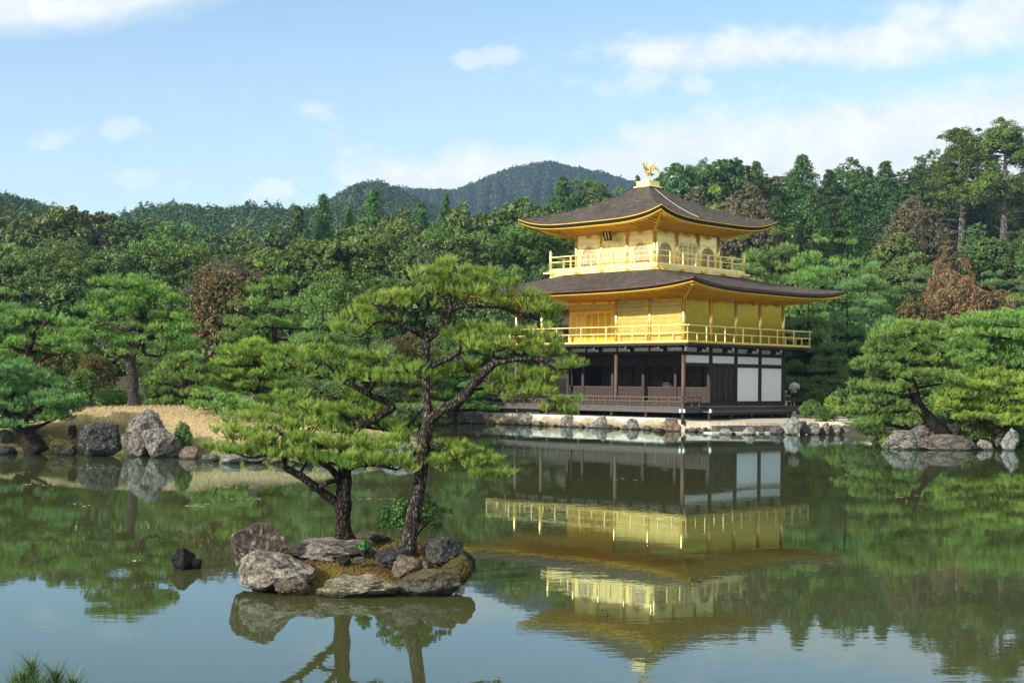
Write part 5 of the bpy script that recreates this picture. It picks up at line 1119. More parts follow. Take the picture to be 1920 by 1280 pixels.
# ---- the two island pines ------------------------------------------------
ISL = dict(ln=.082, K=20, wd=.0048, puff=.070, puffs_per=.55, tufts=14, spread=.5, twig_r=.004, twig_every=1, back=.62, depth_k=.5, thin=.78, fuzz=.28)
traced_pine('island_pine', 'stout crooked pine with broad low crown, left of the two on the rocky islet', (645, 1020), 15.7,
    [[(652, 1030, 0, 31), (644, 1000, 0, 21), (643, 960, 0, 19), (644, 915, 0, 18), (648, 880, 0, 17), (646, 845, .05, 13), (648, 812, .08, 11)],
     [(638, 945, 0, 11), (612, 928, -.05, 11), (596, 916, -.1, 10), (572, 897, -.15, 10), (545, 882, -.2, 9), (531, 872, -.25, 7), (536, 850, -.25, 5)], [(596, 918, -.1, 6), (612, 905, -.15, 6), (632, 900, -.05, 6)],
     [(640, 905, 0, 9), (622, 880, -.15, 8), (604, 868, -.25, 6), (585, 855, -.3, 4)], [(536, 858, -.25, 5), (505, 852, -.3, 3.5), (470, 858, -.3, 3), (445, 850, -.3, 2)],
     [(648, 880, 0, 9), (672, 872, -.1, 6), (705, 872, -.2, 4), (745, 880, -.2, 3)],
     [(648, 815, .08, 10), (680, 798, .1, 9), (712, 780, .1, 9), (736, 764, .1, 9), (722, 752, .1, 8), (690, 738, .1, 7), (660, 722, .1, 6), (629, 709, .1, 6), (595, 702, .1, 4), (558, 694, .1, 3), (540, 680, .1, 2)],
     [(690, 738, .1, 5), (705, 715, .0, 3.5), (735, 700, -.05, 2.5), (765, 695, -.05, 2)], [(629, 709, .1, 4), (620, 690, 0, 3), (600, 675, 0, 2)], [(648, 845, .05, 7), (610, 825, .1, 5), (570, 812, .1, 4), (530, 815, .1, 2)]],
    [(560, 668, 52, 16, .1), (605, 660, 48, 18, .1), (650, 678, 46, 18, .1), (540, 690, 36, 12, .05), (690, 700, 46, 17, .1), (735, 698, 44, 17, .0), (775, 705, 40, 17, -.15), (650, 705, 40, 12, 0), (800, 690, 34, 15, -.2), (700, 672, 40, 14, .2),
     (560, 770, 50, 18, .15), (610, 762, 52, 18, .2), (655, 775, 50, 17, .25), (520, 790, 48, 17, .1), (695, 772, 36, 14, .3), (585, 795, 54, 18, 0), (640, 800, 46, 16, .1),
     (430, 808, 40, 17, -.1), (465, 812, 46, 18, -.15), (510, 818, 50, 18, -.2), (555, 822, 50, 18, -.25), (600, 828, 52, 18, -.3), (650, 832, 48, 17, -.3), (700, 838, 44, 15, -.25), (745, 828, 38, 14, -.15), (425, 838, 36, 13, -.2), (470, 845, 44, 14, -.25), (520, 848, 46, 14, -.3), (690, 865, 46, 12, -.35), (735, 862, 44, 13, -.35), (640, 862, 46, 12, -.4), (580, 858, 44, 13, -.4), (770, 868, 34, 12, -.3), (480, 778, 40, 14, .1), (540, 745, 36, 12, .3), (720, 800, 44, 13, .3), (670, 745, 36, 11, .35)],
    'island', 'dark', 201, **ISL)
traced_pine('island_pine', 'taller forked pine with leaning grey trunk, right of the two on the rocky islet', (765, 1030), 15.5,
    [[(760, 1040, 0, 30), (766, 1015, 0, 21), (776, 965, 0, 18.5), (785, 915, 0, 17), (790, 870, 0, 16), (796, 830, 0, 16), (803, 795, 0, 16), (802, 770, .02, 12), (799, 735, .02, 10.5), (797, 690, .02, 9), (798, 660, .02, 9), (800, 634, .02, 9)],
     [(800, 636, .02, 7.5), (785, 624, -.05, 7), (770, 618, -.1, 6.5), (745, 606, -.15, 5.5), (722, 602, -.2, 4), (700, 608, -.25, 2.5), (678, 632, -.3, 1.8)], [(800, 638, .02, 8), (825, 618, .1, 8), (838, 600, .12, 7.5), (845, 582, .15, 7), (872, 574, .15, 5.5), (905, 575, .15, 4.5), (945, 578, .2, 3.5), (985, 595, .2, 2.5), (1012, 606, .2, 1.8)],
     [(845, 585, .15, 5), (843, 560, .2, 3.5), (850, 535, .2, 2.5), (842, 510, .2, 1.5)], [(745, 606, -.15, 4), (735, 588, -.2, 3), (712, 572, -.2, 2)], [(800, 632, .02, 5), (820, 610, .3, 4), (842, 606, .35, 3)],
     [(806, 788, 0, 13), (828, 768, -.05, 12), (852, 757, -.1, 12), (874, 738, -.1, 12), (890, 715, -.12, 12), (912, 694, -.15, 11), (928, 682, -.15, 9), (955, 676, -.15, 6), (985, 672, -.15, 5), (1012, 676, -.2, 4), (1045, 692, -.2, 2.5), (1068, 690, -.2, 1.6)],
     [(800, 692, .02, 7), (825, 678, .1, 7.5), (845, 670, .1, 7), (860, 660, .12, 6), (864, 648, .12, 3)], [(850, 668, .1, 4), (868, 676, .1, 4), (872, 690, .1, 3)], [(928, 682, -.15, 5), (925, 662, -.1, 3), (928, 645, -.1, 2)],
     [(900, 705, -.12, 6), (925, 722, -.2, 4), (950, 735, -.25, 3), (1000, 740, -.3, 2), (1040, 752, -.3, 1.6)], [(880, 730, -.1, 5), (905, 728, .1, 3.5), (940, 715, .15, 2)], [(808, 830, -.05, 6), (830, 838, -.15, 4.5), (850, 858, -.2, 3.5), (880, 868, -.25, 2.5), (915, 880, -.25, 1.6)], [(850, 858, -.2, 3), (830, 872, -.25, 2), (815, 885, -.25, 1.5)],
     [(788, 870, 0, 8), (775, 842, .1, 6), (762, 822, .15, 3)]],
    [(800, 520, 40, 16, .2), (850, 508, 50, 18, .2), (900, 520, 46, 17, .25), (940, 540, 38, 15, .2), (840, 540, 52, 17, .15), (890, 548, 46, 14, .1), (790, 548, 36, 13, .1), (985, 560, 40, 14, .2), (955, 562, 36, 12, .1), (1020, 575, 34, 13, .15), (1035, 590, 26, 10, .2),
     (740, 552, 38, 13, -.15), (710, 566, 40, 14, -.2), (765, 562, 36, 12, -.1), (672, 594, 38, 14, -.25), (705, 598, 36, 12, -.25), (650, 615, 26, 11, -.3), (690, 620, 34, 10, -.3),
     (880, 618, 40, 14, .1), (925, 625, 46, 17, 0), (970, 628, 48, 18, -.05), (1015, 634, 42, 17, -.1), (905, 645, 46, 15, -.1), (950, 650, 46, 15, -.15), (1040, 655, 30, 13, -.15), (1065, 682, 28, 11, -.2), (1000, 655, 40, 13, -.15), (865, 635, 34, 11, .1), (1035, 700, 34, 9, -.2),
     (880, 690, 30, 12, .3), (945, 708, 40, 14, .1), (985, 714, 44, 15, .0), (1025, 732, 40, 14, -.2), (1050, 752, 28, 12, -.25), (935, 735, 36, 12, -.1), (985, 742, 38, 12, -.15), (845, 690, 30, 11, .35), (1045, 765, 26, 10, -.25),
     (845, 838, 34, 12, -.1), (885, 850, 38, 13, -.2), (920, 872, 30, 12, -.25), (935, 890, 22, 10, -.25), (868, 868, 34, 11, -.2), (830, 868, 26, 9, -.25), (900, 888, 24, 8, -.3), (830, 838, 24, 9, .1)],
    'island', 'grey', 202, **ISL)
# small nandina and fern clump behind the right trunk, and a green tuft on the moss
def leafy_clump(name, label, px, py, d, wpx, hpx, leaf, n, size, seed, cat='bush', stems=7):
    rng = np.random.default_rng(seed); o = at(px, py, d); s = d/F; w, h = wpx*s, hpx*s; r = empty(name, tuple(o)); C = []; mb = MB()
    for i in range(stems):
        a = rng.uniform(0, 6.283); rr = w*.5*rng.uniform(.25, 1); tip = np.array([math.cos(a)*rr, math.sin(a)*rr*.8, h*rng.uniform(.45, .95)])
        mb.tube([(0, 0, -.02), tuple(tip*np.array([.4, .4, .6])), tuple(tip)], [.012, .008, .003], 5)
        for k in range(5): C.append(lerp(tip*np.array([.4, .4, .6]), tip, rng.uniform(.3, 1.1)) + rng.normal(size=3)*w*.07)
    C = np.array(C); q, t = clump_leaves(C, np.full(len(C), w*.10), n, size, rng, np.array([0, 0, h*.3]), .55, .2, -.9, .5, .45)
    mb.build('stem', BARK['dark'], r); obj('leaves', polys_mesh('leaves', q, 4, LEAF[leaf], {'tint': t}), r); tag(r, label, cat); return r
leafy_clump('nandina_bush', 'leafy green shrub growing behind the leaning islet pine trunk', 775, 1010, 15.95, 140, 88, 'nandina', 34, .045, 301, stems=17)
leafy_clump('fern_tuft', 'small bright green fern tuft on the islet moss between the trunks', 685, 1040, 15.0, 46, 26, 'nandina', 20, .035, 302, 'fern', 8)
# pine shoots poking up at the near bank
def near_sapling():
    rng = np.random.default_rng(5); o = Vector((-1.40, 4.0, 0)); g = gz(o.x, o.y); r = empty('pine_sapling', (o.x, o.y, g)); mb = MB(); P = []; A = []
    for px, py, d in ((60, 1262, 4.0), (104, 1280, 4.02), (137, 1294, 4.0), (28, 1292, 4.05), (72, 1304, 3.95), (45, 1284, 3.98), (85, 1304, 4.05)):
        t = np.array(at(px, py, d)) - np.array([o.x, o.y, g]); mb.tube([(0, 0, -.1), tuple(t*np.array([.6, .5, .6])), tuple(t)], [.016, .010, .006], 6)
        for i in range(9): P.append(t - np.array([0, 0, .012*i])); A.append(np.array([rng.normal()*.1, rng.normal()*.1, 1]))
        for k in range(4): a = k*1.6+.3; bud = MB(); bud.tube([tuple(t), tuple(t + np.array([math.cos(a)*.006, math.sin(a)*.006, .02])), tuple(t + np.array([math.cos(a)*.010, math.sin(a)*.010, .034]))], [.0022, .003, .0012], 5); bud.build('bud', BARK['red'], r)
    V = needle_tufts(np.array(P), np.array(A), 34, .085, .0022, rng, .85)
    mb.build('stem', BARK['dark'], r); obj('needles', polys_mesh('needles', V, 3, LEAF['camellia'], {'tint': rng.uniform(0, .5, len(V)//3)}), r)
    tag(r, 'dark pine shoots with reddish buds in the lower left corner', 'sapling')
near_sapling()
# short dry grass on the spit, stuff
def lawn():
    rng = np.random.default_rng(9); n = 42000; x = MND.x + rng.uniform(-10, 10, n); y = 44 + rng.uniform(-6, 5, n); d = shore_dist(x, y); k = d > .35; x, y, d = x[k], y[k], d[k]
    h = ground_h(x, y, d); b = np.stack([x, y, h-.01], 1); n = len(x); ln = rng.uniform(.04, .12, n); dr = rng.normal(size=(n, 3))*.5 + np.array([0, 0, 1]); dr /= np.linalg.norm(dr, axis=1, keepdims=True)
    s = rng.normal(size=(n, 3)); s[:, 2] = 0; s /= np.linalg.norm(s, axis=1, keepdims=True); s *= .012
    m = NT('dry grass'); t = m.attr('tint'); m.set('Base Color', m.ramp(t, [(0, (.16, .16, .05)), (.4, (.36, .27, .13)), (1, (.50, .40, .23))])); m.set('Roughness', .9)
    tag(obj('lawn_grass', polys_mesh('lawn_grass', np.stack([b+s, b-s, b+dr*ln[:, None]], 1).reshape(-1, 3), 3, m.mat, {'tint': rng.uniform(0, 1, n)})), kind='stuff', label='short dry straw coloured grass on the spit')
lawn()

# woods beyond the frame on both flanks: the gilded walls and the pond mirror them
def flank_woods():
    rng = np.random.default_rng(77); C = []; R = []; T = []
    for sx in (1, -1):
        for _ in range(46):
            y = rng.uniform(42, 150); x = sx*(y*.40 + rng.uniform(9, 34)); g = gz(x, y); w = rng.uniform(2.2, 3.6); h = rng.uniform(6, 13)
            for k in range(34): u = rng.normal(size=3); u /= np.linalg.norm(u); C.append((x + u[0]*w, y + u[1]*w, g + h*.55 + u[2]*h*.42)); R.append(rng.uniform(.7, 1.3))
    C = np.array(C); q, t = clump_leaves(C, np.array(R), 60, .42, rng, C*np.array([1, 1, 0]) + np.array([0, 0, 3.]), .8)
    tag(obj('flank_woods', polys_mesh('flank_woods', q, 4, LEAF['camellia'], {'tint': t})), kind='stuff', label='dense evergreen woods standing on both flanks of the pond')
flank_woods()
def bank_grass():
    rng = np.random.default_rng(78); B_ = []
    for (x0, x1, dmax, n) in ((1640, 1990, 1.6, 1500), (-60, 470, .9, 900), (1440, 1640, .35, 160), (470, 800, .7, 350)):
        px = rng.uniform(x0, x1, n)
        for p in px:
            q = gp(p, np.interp(p, [-60, 60, 150, 240, 340, 450, 600, 700, 780, 1440, 1552, 1608, 1662, 1740, 1820, 1912, 1990], [846, 848, 848, 850, 855, 860, 863, 859, 850, 811, 811, 814, 834, 836, 838, 834, 838])); B_.append((q.x + rng.normal()*.08, q.y + abs(rng.normal())*dmax*.6))
    B_ = np.array(B_); d = shore_dist(B_[:, 0], B_[:, 1]); k = d > .02; B_ = B_[k]; h = ground_h(B_[:, 0], B_[:, 1], d[k]); cl = np.array([mnoise.noise(Vector((p[0]*.9, p[1]*.9, 3))) for p in B_]); k = cl > -.12; B_, h, cl = B_[k], h[k], cl[k]
    m_ = 9; b = np.repeat(np.column_stack([B_, h-.02]), m_, axis=0); n = len(b); b[:, :2] += rng.normal(size=(n, 2))*.035; ln = rng.uniform(.06, .20, n)*np.repeat(.7+cl.clip(0, .6), m_)
    dr = rng.normal(size=(n, 3))*.42 + np.array([0, 0, 1]); s = rng.normal(size=(n, 3)); s[:, 2] = 0; s *= .011/np.linalg.norm(s, axis=1, keepdims=True)
    tag(obj('bank_grass', polys_mesh('bank_grass', np.stack([b+s, b-s, b+dr*ln[:, None]], 1).reshape(-1, 3), 3, LEAF['palepine'], {'tint': np.clip(np.repeat(.45+cl, m_) + rng.normal(size=n)*.15, 0, 1)})), kind='stuff', label='tufts of grass and moss along the pond banks')
bank_grass()
def floating_specks():
    rng = np.random.default_rng(79); V = []
    for (px, py, L_, n) in ((80, 908, 45, 16), (55, 885, 30, 8), (370, 947, 40, 20), (440, 912, 50, 20), (460, 935, 40, 14), (310, 870, 60, 14), (200, 878, 70, 16), (150, 945, 30, 6), (1610, 870, 50, 8), (260, 1050, 14, 3), (700, 935, 60, 10), (1700, 930, 90, 9), (1150, 900, 90, 7)):
        for _ in range(n):
            q = gp(px + rng.uniform(-1, 1)*L_*.7, py + rng.normal()*1.6); a = rng.uniform(0, 6.28); r = rng.uniform(.015, .05); V += [(q.x + math.cos(a+t)*r*f, q.y + math.sin(a+t)*r*f, .004 + rng.uniform(0, .004)) for t, f in ((0, 1.5), (1.3, .7), (3.1, 1.4), (4.4, .6))]
    m = plain('pale floating leaf', (.42, .40, .30), .8); tag(obj('floating_leaves', polys_mesh('floating_leaves', np.array(V), 4, m)), kind='stuff', label='scattered pale fallen leaves drifting in thin lines on the pond')
floating_specks()
# ================================================================== ROCKS, ISLET, WALL, PEOPLE
def stone_mat(name, moss=.0):
    m = NT(name); col = m.info('Color'); n = m.noise(4.0, 8, .68); n2 = m.noise(17, 6, .7); n3 = m.noise(1.7, 5, .6); vo = m.noise(9, 5, .75)
    n4 = m.noise(34, 5, .75)
    c = m.mix(1.0, col, m.ramp(n, [(.30, .25), (.5, .95), (.70, 1.6)]), 'MULTIPLY')
    c = m.mix(m.ramp(m.noise(2.3, 6, .7), [(.56, 0.0), (.68, .6)]), c, (.10, .075, .045))
    lich = m.ramp(m.math('ADD', m.math('MULTIPLY', vo, .6), m.math('MULTIPLY', n2, .4)), [(.53, 0.0), (.58, 1.0)])
    lc = m.mix(.5, (.40, .41, .36), m.mix(1.0, col, (1.9, 1.9, 1.8), 'MULTIPLY')); c = m.mix(m.math('MULTIPLY', lich, .7), c, lc)
    c = m.mix(1.0, c, m.ramp(n2, [(.34, .45), (.64, 1.3)]), 'MULTIPLY'); c = m.mix(1.0, c, m.ramp(n4, [(.36, .55), (.62, 1.3)]), 'MULTIPLY')
    ve = m.N.new('ShaderNodeTexVoronoi'); ve.feature = 'DISTANCE_TO_EDGE'; ve.inputs['Scale'].default_value = 1.6
    wv = m.N.new('ShaderNodeVectorMath'); wv.operation = 'MULTIPLY_ADD'; wv.inputs[1].default_value = (.7, .7, .7); cb_ = m.N.new('ShaderNodeCombineXYZ'); m.L.new(n, cb_.inputs[0]); m.L.new(n3, cb_.inputs[1]); m.L.new(vo, cb_.inputs[2]); m.L.new(cb_.outputs[0], wv.inputs[0]); m.L.new(m.tc(), wv.inputs[2]); m.L.new(wv.outputs[0], ve.inputs['Vector'])
    crk = m.ramp(ve.outputs['Distance'], [(.0, 0.0), (.05, 1.0)]); c = m.mix(crk, m.mix(1.0, c, (.35, .33, .3), 'MULTIPLY'), c)
    if moss:
        g = m.N.new('ShaderNodeNewGeometry'); sx = m.N.new('ShaderNodeSeparateXYZ'); m.L.new(g.outputs['True Normal'], sx.inputs[0])
        f = m.math('MULTIPLY', m.ramp(sx.outputs[2], [(.35, 0.0), (.85, 1.0)]), m.ramp(n3, [(.5 - moss*.3, 0.0), (.62, 1.0)])); c = m.mix(f, c, (.13, .115, .02))
    gp_ = m.N.new('ShaderNodeNewGeometry'); sz = m.N.new('ShaderNodeSeparateXYZ'); m.L.new(gp_.outputs['Position'], sz.inputs[0])   # stone wetted by the pond stays dark
    wet = m.ramp(m.math('ADD', sz.outputs[2], m.math('MULTIPLY', m.math('SUBTRACT', n, .5), .10)), [(.035, .30), (.075, 1.0)]); c = m.mix(1.0, c, wet, 'MULTIPLY')
    m.set('Base Color', c); m.set('Roughness', .92); m.set('Specular IOR Level', .2)
    h = m.math('ADD', m.math('ADD', m.math('MULTIPLY', n, 1.0), m.math('MULTIPLY', n2, .5)), m.math('ADD', m.math('MULTIPLY', n4, .2), m.math('MULTIPLY', crk, .35))); m.bump(h, 1.0, .10); return m.mat
STONE = stone_mat('lichen stone'); MOSSY = stone_mat('mossy stone', .8)
def rock_mesh(name, seed, sub=4, cuts=7, rough=.12, mat=None, dims=(1, 1, 1)):
    import bmesh
    rng = np.random.default_rng(seed); bm = bmesh.new(); bmesh.ops.create_icosphere(bm, subdivisions=sub, radius=1.0)
    V = np.array([v.co[:] for v in bm.verts])
    for _ in range(cuts):
        n = rng.normal(size=3); n /= np.linalg.norm(n); h = rng.uniform(.52, .86); dd = V @ n - h; V = V - np.where(dd > 0, dd, 0)[:, None]*n*.94
    off = rng.uniform(0, 50, 3)
    for i, v in enumerate(bm.verts):
        p = Vector(V[i]); r = mnoise.fractal(p*1.7 + Vector(off), .9, 2.1, 5)*rough + abs(mnoise.noise(p*3.1 + Vector(off)*2))*rough*-.9
        q = V[i]*(1 + r); v.co = (q[0]*dims[0], q[1]*dims[1], q[2]*dims[2])
    me = bpy.data.meshes.new(name); bm.to_mesh(me); bm.free(); me.polygons.foreach_set('use_smooth', np.zeros(len(me.polygons), bool)); me.materials.append(mat or STONE); return me
RP = [rock_mesh('rock', 400+i, 4, 6 + i % 4, .10 + .05*(i % 3)) for i in range(9)]
ROCKN = [0]
def rock(label, x0, x1, y0, y1, color, d=None, i=None, rot=None, depth=.8, mossy=False, group=None, cat='rock', below=.25, me=None, tilt=0.0):
    """a rock filling the photo box x0..x1, y0..y1 whose foot stands at depth d (from the water line when not given)"""
    if d is None: d = gp((x0+x1)/2, y1, 0).y + .0
    ROCKN[0] += 1; i = ROCKN[0] if i is None else i
    s = d/F; w = (x1-x0)*s; h = (y1-y0)*s; c = at((x0+x1)/2, y1, d); hh = h*(1+below)
    o = obj('rock', me or RP[i % len(RP)]); o.location = (c.x, c.y + w*depth*.12, c.z - h*below + hh*.5); o.scale = (w*.55, w*.55*depth, hh*.56)
    o.rotation_euler = (0, tilt, 0) if me is not None else ((i*37 % 7-3)*.06, tilt + (i*53 % 7-3)*.05, rot if rot is not None else [0, math.pi, .2, -.25, math.pi+.2][i % 5])
    o.color = (*color, 1)
    if mossy: o.material_slots[0].link = 'OBJECT'; o.material_slots[0].material = MOSSY
    tag(o, label, cat, group); return o
GRY = (.17, .165, .145); LGT = (.27, .255, .22); DRK = (.055, .055, .055); BRN = (.15, .115, .09); TAN = (.28, .21, .135); PNK = (.25, .19, .155); WHT = (.38, .375, .34)
# ---- islet ---------------------------------------------------------------
def islet():
    px = [(452, 1090), (500, 1104), (560, 1110), (620, 1114), (690, 1114), (745, 1112), (800, 1105), (850, 1093), (884, 1066), (880, 1056), (830, 1050), (760, 1047), (700, 1046), (630, 1048), (560, 1052), (500, 1060), (455, 1072)]
    ring = np.array([(gp(x, y).x, gp(x, y).y) for x, y in px]); c = ring.mean(0); NA, NR_ = 120, 26
    t = np.linspace(0, len(ring), NA, endpoint=False); i0 = t.astype(int) % len(ring); f = (t - t.astype(int))[:, None]; R_ = ring[i0]*(1-f) + ring[(i0+1) % len(ring)]*f
    V = []
    for j in range(NR_):
        s = j/(NR_-1); q = c + (R_-c)*(s*1.02)
        for k in range(NA):
            n = mnoise.fractal(Vector((q[k][0]*4, q[k][1]*4, 2.2)), 1, 2, 4)
            yb = (q[k][1]-c[1]); z = .30*(1-s**3.0) + .045*yb + .035*n*(1-s*.6) - (.12 if s > .97 else 0); V.append((q[k][0], q[k][1], z))
    Fc = [(j*NA+k, j*NA+(k+1) % NA, (j+1)*NA+(k+1) % NA, (j+1)*NA+k) for j in range(NR_-1) for k in range(NA)]
    me = bpy.data.meshes.new('islet_ground'); me.from_pydata(V, [], Fc); me.polygons.foreach_set('use_smooth', np.ones(len(Fc), bool))
    m = NT('islet moss'); n = m.noise(2.2, 6, .65); n2 = m.noise(30, 5, .75); c_ = m.ramp(n, [(.30, (.10, .042, .028)), (.44, (.095, .060, .025)), (.54, (.16, .125, .026)), (.70, (.10, .115, .024))])
    c_ = m.mix(1.0, c_, m.ramp(n2, [(.3, .45), (.7, 1.45)]), 'MULTIPLY'); m.set('Base Color', c_); m.set('Roughness', 1.0); m.set('Specular IOR Level', .05); m.bump(n2, 1.0, .03); me.materials.append(m.mat)
    tag(obj('islet_ground', me), kind='structure')
    # moss pile: countless tiny blades
    rng = np.random.default_rng(44); Va = np.array(V).reshape(NR_, NA, 3); n_ = 30000; jj = np.sqrt(rng.uniform(0, 1, n_))*(NR_-3); kk = rng.uniform(0, NA, n_); j0 = jj.astype(int); k0 = kk.astype(int) % NA; fj = (jj-j0)[:, None]; fk = (kk-kk.astype(int))[:, None]
    b = (Va[j0, k0]*(1-fk) + Va[j0, (k0+1) % NA]*fk)*(1-fj) + (Va[j0+1, k0]*(1-fk) + Va[j0+1, (k0+1) % NA]*fk)*fj
    dr = rng.normal(size=(n_, 3))*.5 + np.array([0, 0, .8]); s = rng.normal(size=(n_, 3)); s[:, 2] = 0; s *= .005/np.linalg.norm(s, axis=1, keepdims=True)
    pt = np.array([mnoise.noise(Vector((p[0]*3.3, p[1]*3.3, 7))) for p in b])*.7+.5 + rng.normal(size=n_)*.14
    g = NT('moss blade'); t_ = g.attr('tint'); g.set('Base Color', g.ramp(t_, [(.05, (.11, .045, .03)), (.42, (.10, .065, .028)), (.58, (.19, .15, .028)), (.95, (.11, .135, .026))])); g.set('Roughness', 1.0)
    tag(obj('islet_moss', polys_mesh('islet_moss', np.stack([b+s, b-s, b+dr*.022*rng.uniform(.5, 1.3, (n_, 1))], 1).reshape(-1, 3), 3, g.mat, {'tint': np.clip(pt, 0, 1)})), kind='stuff', label='russet and yellow green moss covering the rocky islet')
islet()
def islet_rock(label, x0, x1, y0, y1, d, color, seed, depth=.8, mossy=False, cuts=8, rough=.16, tilt=0.0, below=.15):
    return rock(label, x0, x1, y0, y1, color, d, me=rock_mesh('rock', seed, 5, cuts, rough), depth=depth, mossy=mossy, tilt=tilt, below=below)
def slab_rock():
    """the tall leaning slab at the left end of the islet: flat brown face, pale left flank"""
    import bmesh
    d = 14.9; o = at(488, 1062, d); s = d/F
    out = [(438, 1008), (445, 998), (478, 984), (495, 977), (512, 984), (520, 1000), (530, 1006), (541, 1022), (538, 1048), (520, 1062), (470, 1070), (452, 1062)]
    P = [((x-488)*s, -(y-1062)*s) for x, y in out]; bm = bmesh.new()
    fr = [bm.verts.new((x, -.03 - .10*(z/.5)*0 + .16*z, z)) for x, z in P]; bk = [bm.verts.new((x*.9 - .06, .34 + .05*z, z*.93 - .02)) for x, z in P]
    n = len(P); bm.faces.new(fr); bm.faces.new(bk[::-1])
    for i in range(n): bm.faces.new((fr[i], bk[i], bk[(i+1) % n], fr[(i+1) % n]))
    bmesh.ops.triangulate(bm, faces=bm.faces[:]); bmesh.ops.recalc_face_normals(bm, faces=bm.faces[:]); bmesh.ops.subdivide_edges(bm, edges=bm.edges[:], cuts=3, use_grid_fill=True)
    for v in bm.verts: p = v.co*6; v.co += Vector((mnoise.noise(p), mnoise.noise(p+Vector((9, 0, 0))), mnoise.noise(p+Vector((0, 9, 0)))))*.016 + Vector((0, .02, 0))*mnoise.noise(v.co*2.5)
    me = bpy.data.meshes.new('rock'); bm.to_mesh(me); bm.free(); me.materials.append(STONE)
    ob = obj('rock', me); ob.location = o; ob.color = (.115, .088, .070, 1); ob.rotation_euler = (0, 0, .25); tag(ob, 'tall leaning brown slab standing at the left end of the islet', 'rock')
slab_rock()
islet_rock('big sloping lichen spotted boulder at the left front of the islet', 436, 580, 1032, 1098, 14.35, (.46, .41, .34), 501, .9, rough=.13)
islet_rock('flat pinkish white rock under the left islet pine', 535, 660, 1018, 1050, 15.15, (.46, .40, .355), 502, .8, rough=.2)
islet_rock('grey humped rock between the slab and the left islet pine trunk', 545, 690, 1010, 1032, 15.6, (.40, .37, .32), 512, .6)
islet_rock('small tan rock split by cracks at the islet water line', 515, 575, 1086, 1116, 14.12, TAN, 503, .7)
islet_rock('long low tan stone along the front edge of the islet', 598, 748, 1080, 1120, 14.1, (.46, .40, .29), 504, .55, rough=.2)
islet_rock('dark speckled stone block at the right front of the islet', 744, 858, 1064, 1112, 14.2, (.17, .16, .14), 505, .75, True, rough=.14)
islet_rock('dark blue grey rock before the leaning islet trunk', 704, 768, 1022, 1060, 14.85, (.085, .085, .09), 506)
islet_rock('small pointed tan and brown rock right of the moss patch', 734, 786, 1041, 1080, 14.45, (.33, .26, .20), 507, cuts=10)
islet_rock('upright dark grey boulder at the right end of the islet', 800, 872, 1003, 1054, 15.1, (.12, .12, .118), 508, .8)
islet_rock('black wet rock at the far right tip of the islet', 856, 892, 1030, 1068, 14.9, (.04, .042, .045), 509)
islet_rock('low olive grey rock at the back of the islet between the trunks', 664, 728, 997, 1022, 16.1, (.22, .19, .12), 510, .6)
islet_rock('yellow mossy hump at the right edge of the islet', 828, 884, 1042, 1088, 14.55, (.16, .13, .03), 511, .8, True, cuts=2, rough=.08)
for j, (a, b_, c_, e, d_, col) in enumerate([(632, 660, 1040, 1056, 14.8, DRK), (660, 684, 1042, 1056, 14.75, LGT), (790, 804, 1052, 1068, 14.5, WHT), (640, 700, 1026, 1044, 15.1, BRN), (786, 802, 1020, 1036, 15.3, DRK)]):
    islet_rock(['little dark stone on the islet moss', 'little pale stone on the islet moss', 'tiny white stone on the islet beside the dark block', 'small brown stone before the left islet trunk', 'little dark stone by the foot of the leaning trunk'][j], a, b_, c_, e, d_, col, 520+j)
rock('lone dark rock standing in open water left of the islet', 314, 366, 1027, 1069, (.035, .034, .034), 16.0, me=rock_mesh('rock', 530, 5, 7, .14))
rock('small black rock touching the lone rock in open water', 350, 379, 1044, 1066, (.03, .03, .03), 16.05, me=rock_mesh('rock', 531, 4, 5, .14))
# ---- left shore ----------------------------------------------------------
rock('dark blue grey boulder left of the big pale boulder on the spit', 145, 228, 795, 851, (.075, .075, .075), 39.4)
rock('big grey lichen boulder in front of the layered pine', 224, 306, 772, 851, (.20, .185, .16), 39.6, me=rock_mesh('rock', 541, 5, 5, .12))
rock('pale flat topped boulder overlapping the big grey boulder on the spit', 258, 338, 800, 855, (.27, .255, .23), 39.0, me=rock_mesh('rock', 542, 5, 9, .12))
rock('small square brown stone at the water edge by the pale boulder', 335, 378, 836, 863, PNK, 38.6, i=3)
rock('small black upright stone on the spit bank', 128, 144, 795, 817, (.03, .03, .032), 40.6, i=5)
rock('dark low mossy stone left of the dark boulder', 92, 142, 820, 852, (.07, .065, .045), 39.6, mossy=True)
rock('grey stone behind the leaning shore pine', 54, 80, 796, 822, LGT, 41.5); rock('pale stone at the left frame edge on the spit', -12, 22, 806, 826, LGT, 41); rock('low dark stone at the left frame edge water line', -8, 30, 836, 853, DRK, 40)
rock('grey brown boulder half hidden by the low dark pine', 428, 492, 744, 790, (.19, .16, .135), 46, i=2)
rock('pale stone below the layered pine on the lawn', 284, 312, 762, 776, WHT, 47); rock('pale stone glimpsed right of the lawn', 375, 400, 738, 752, WHT, 50)
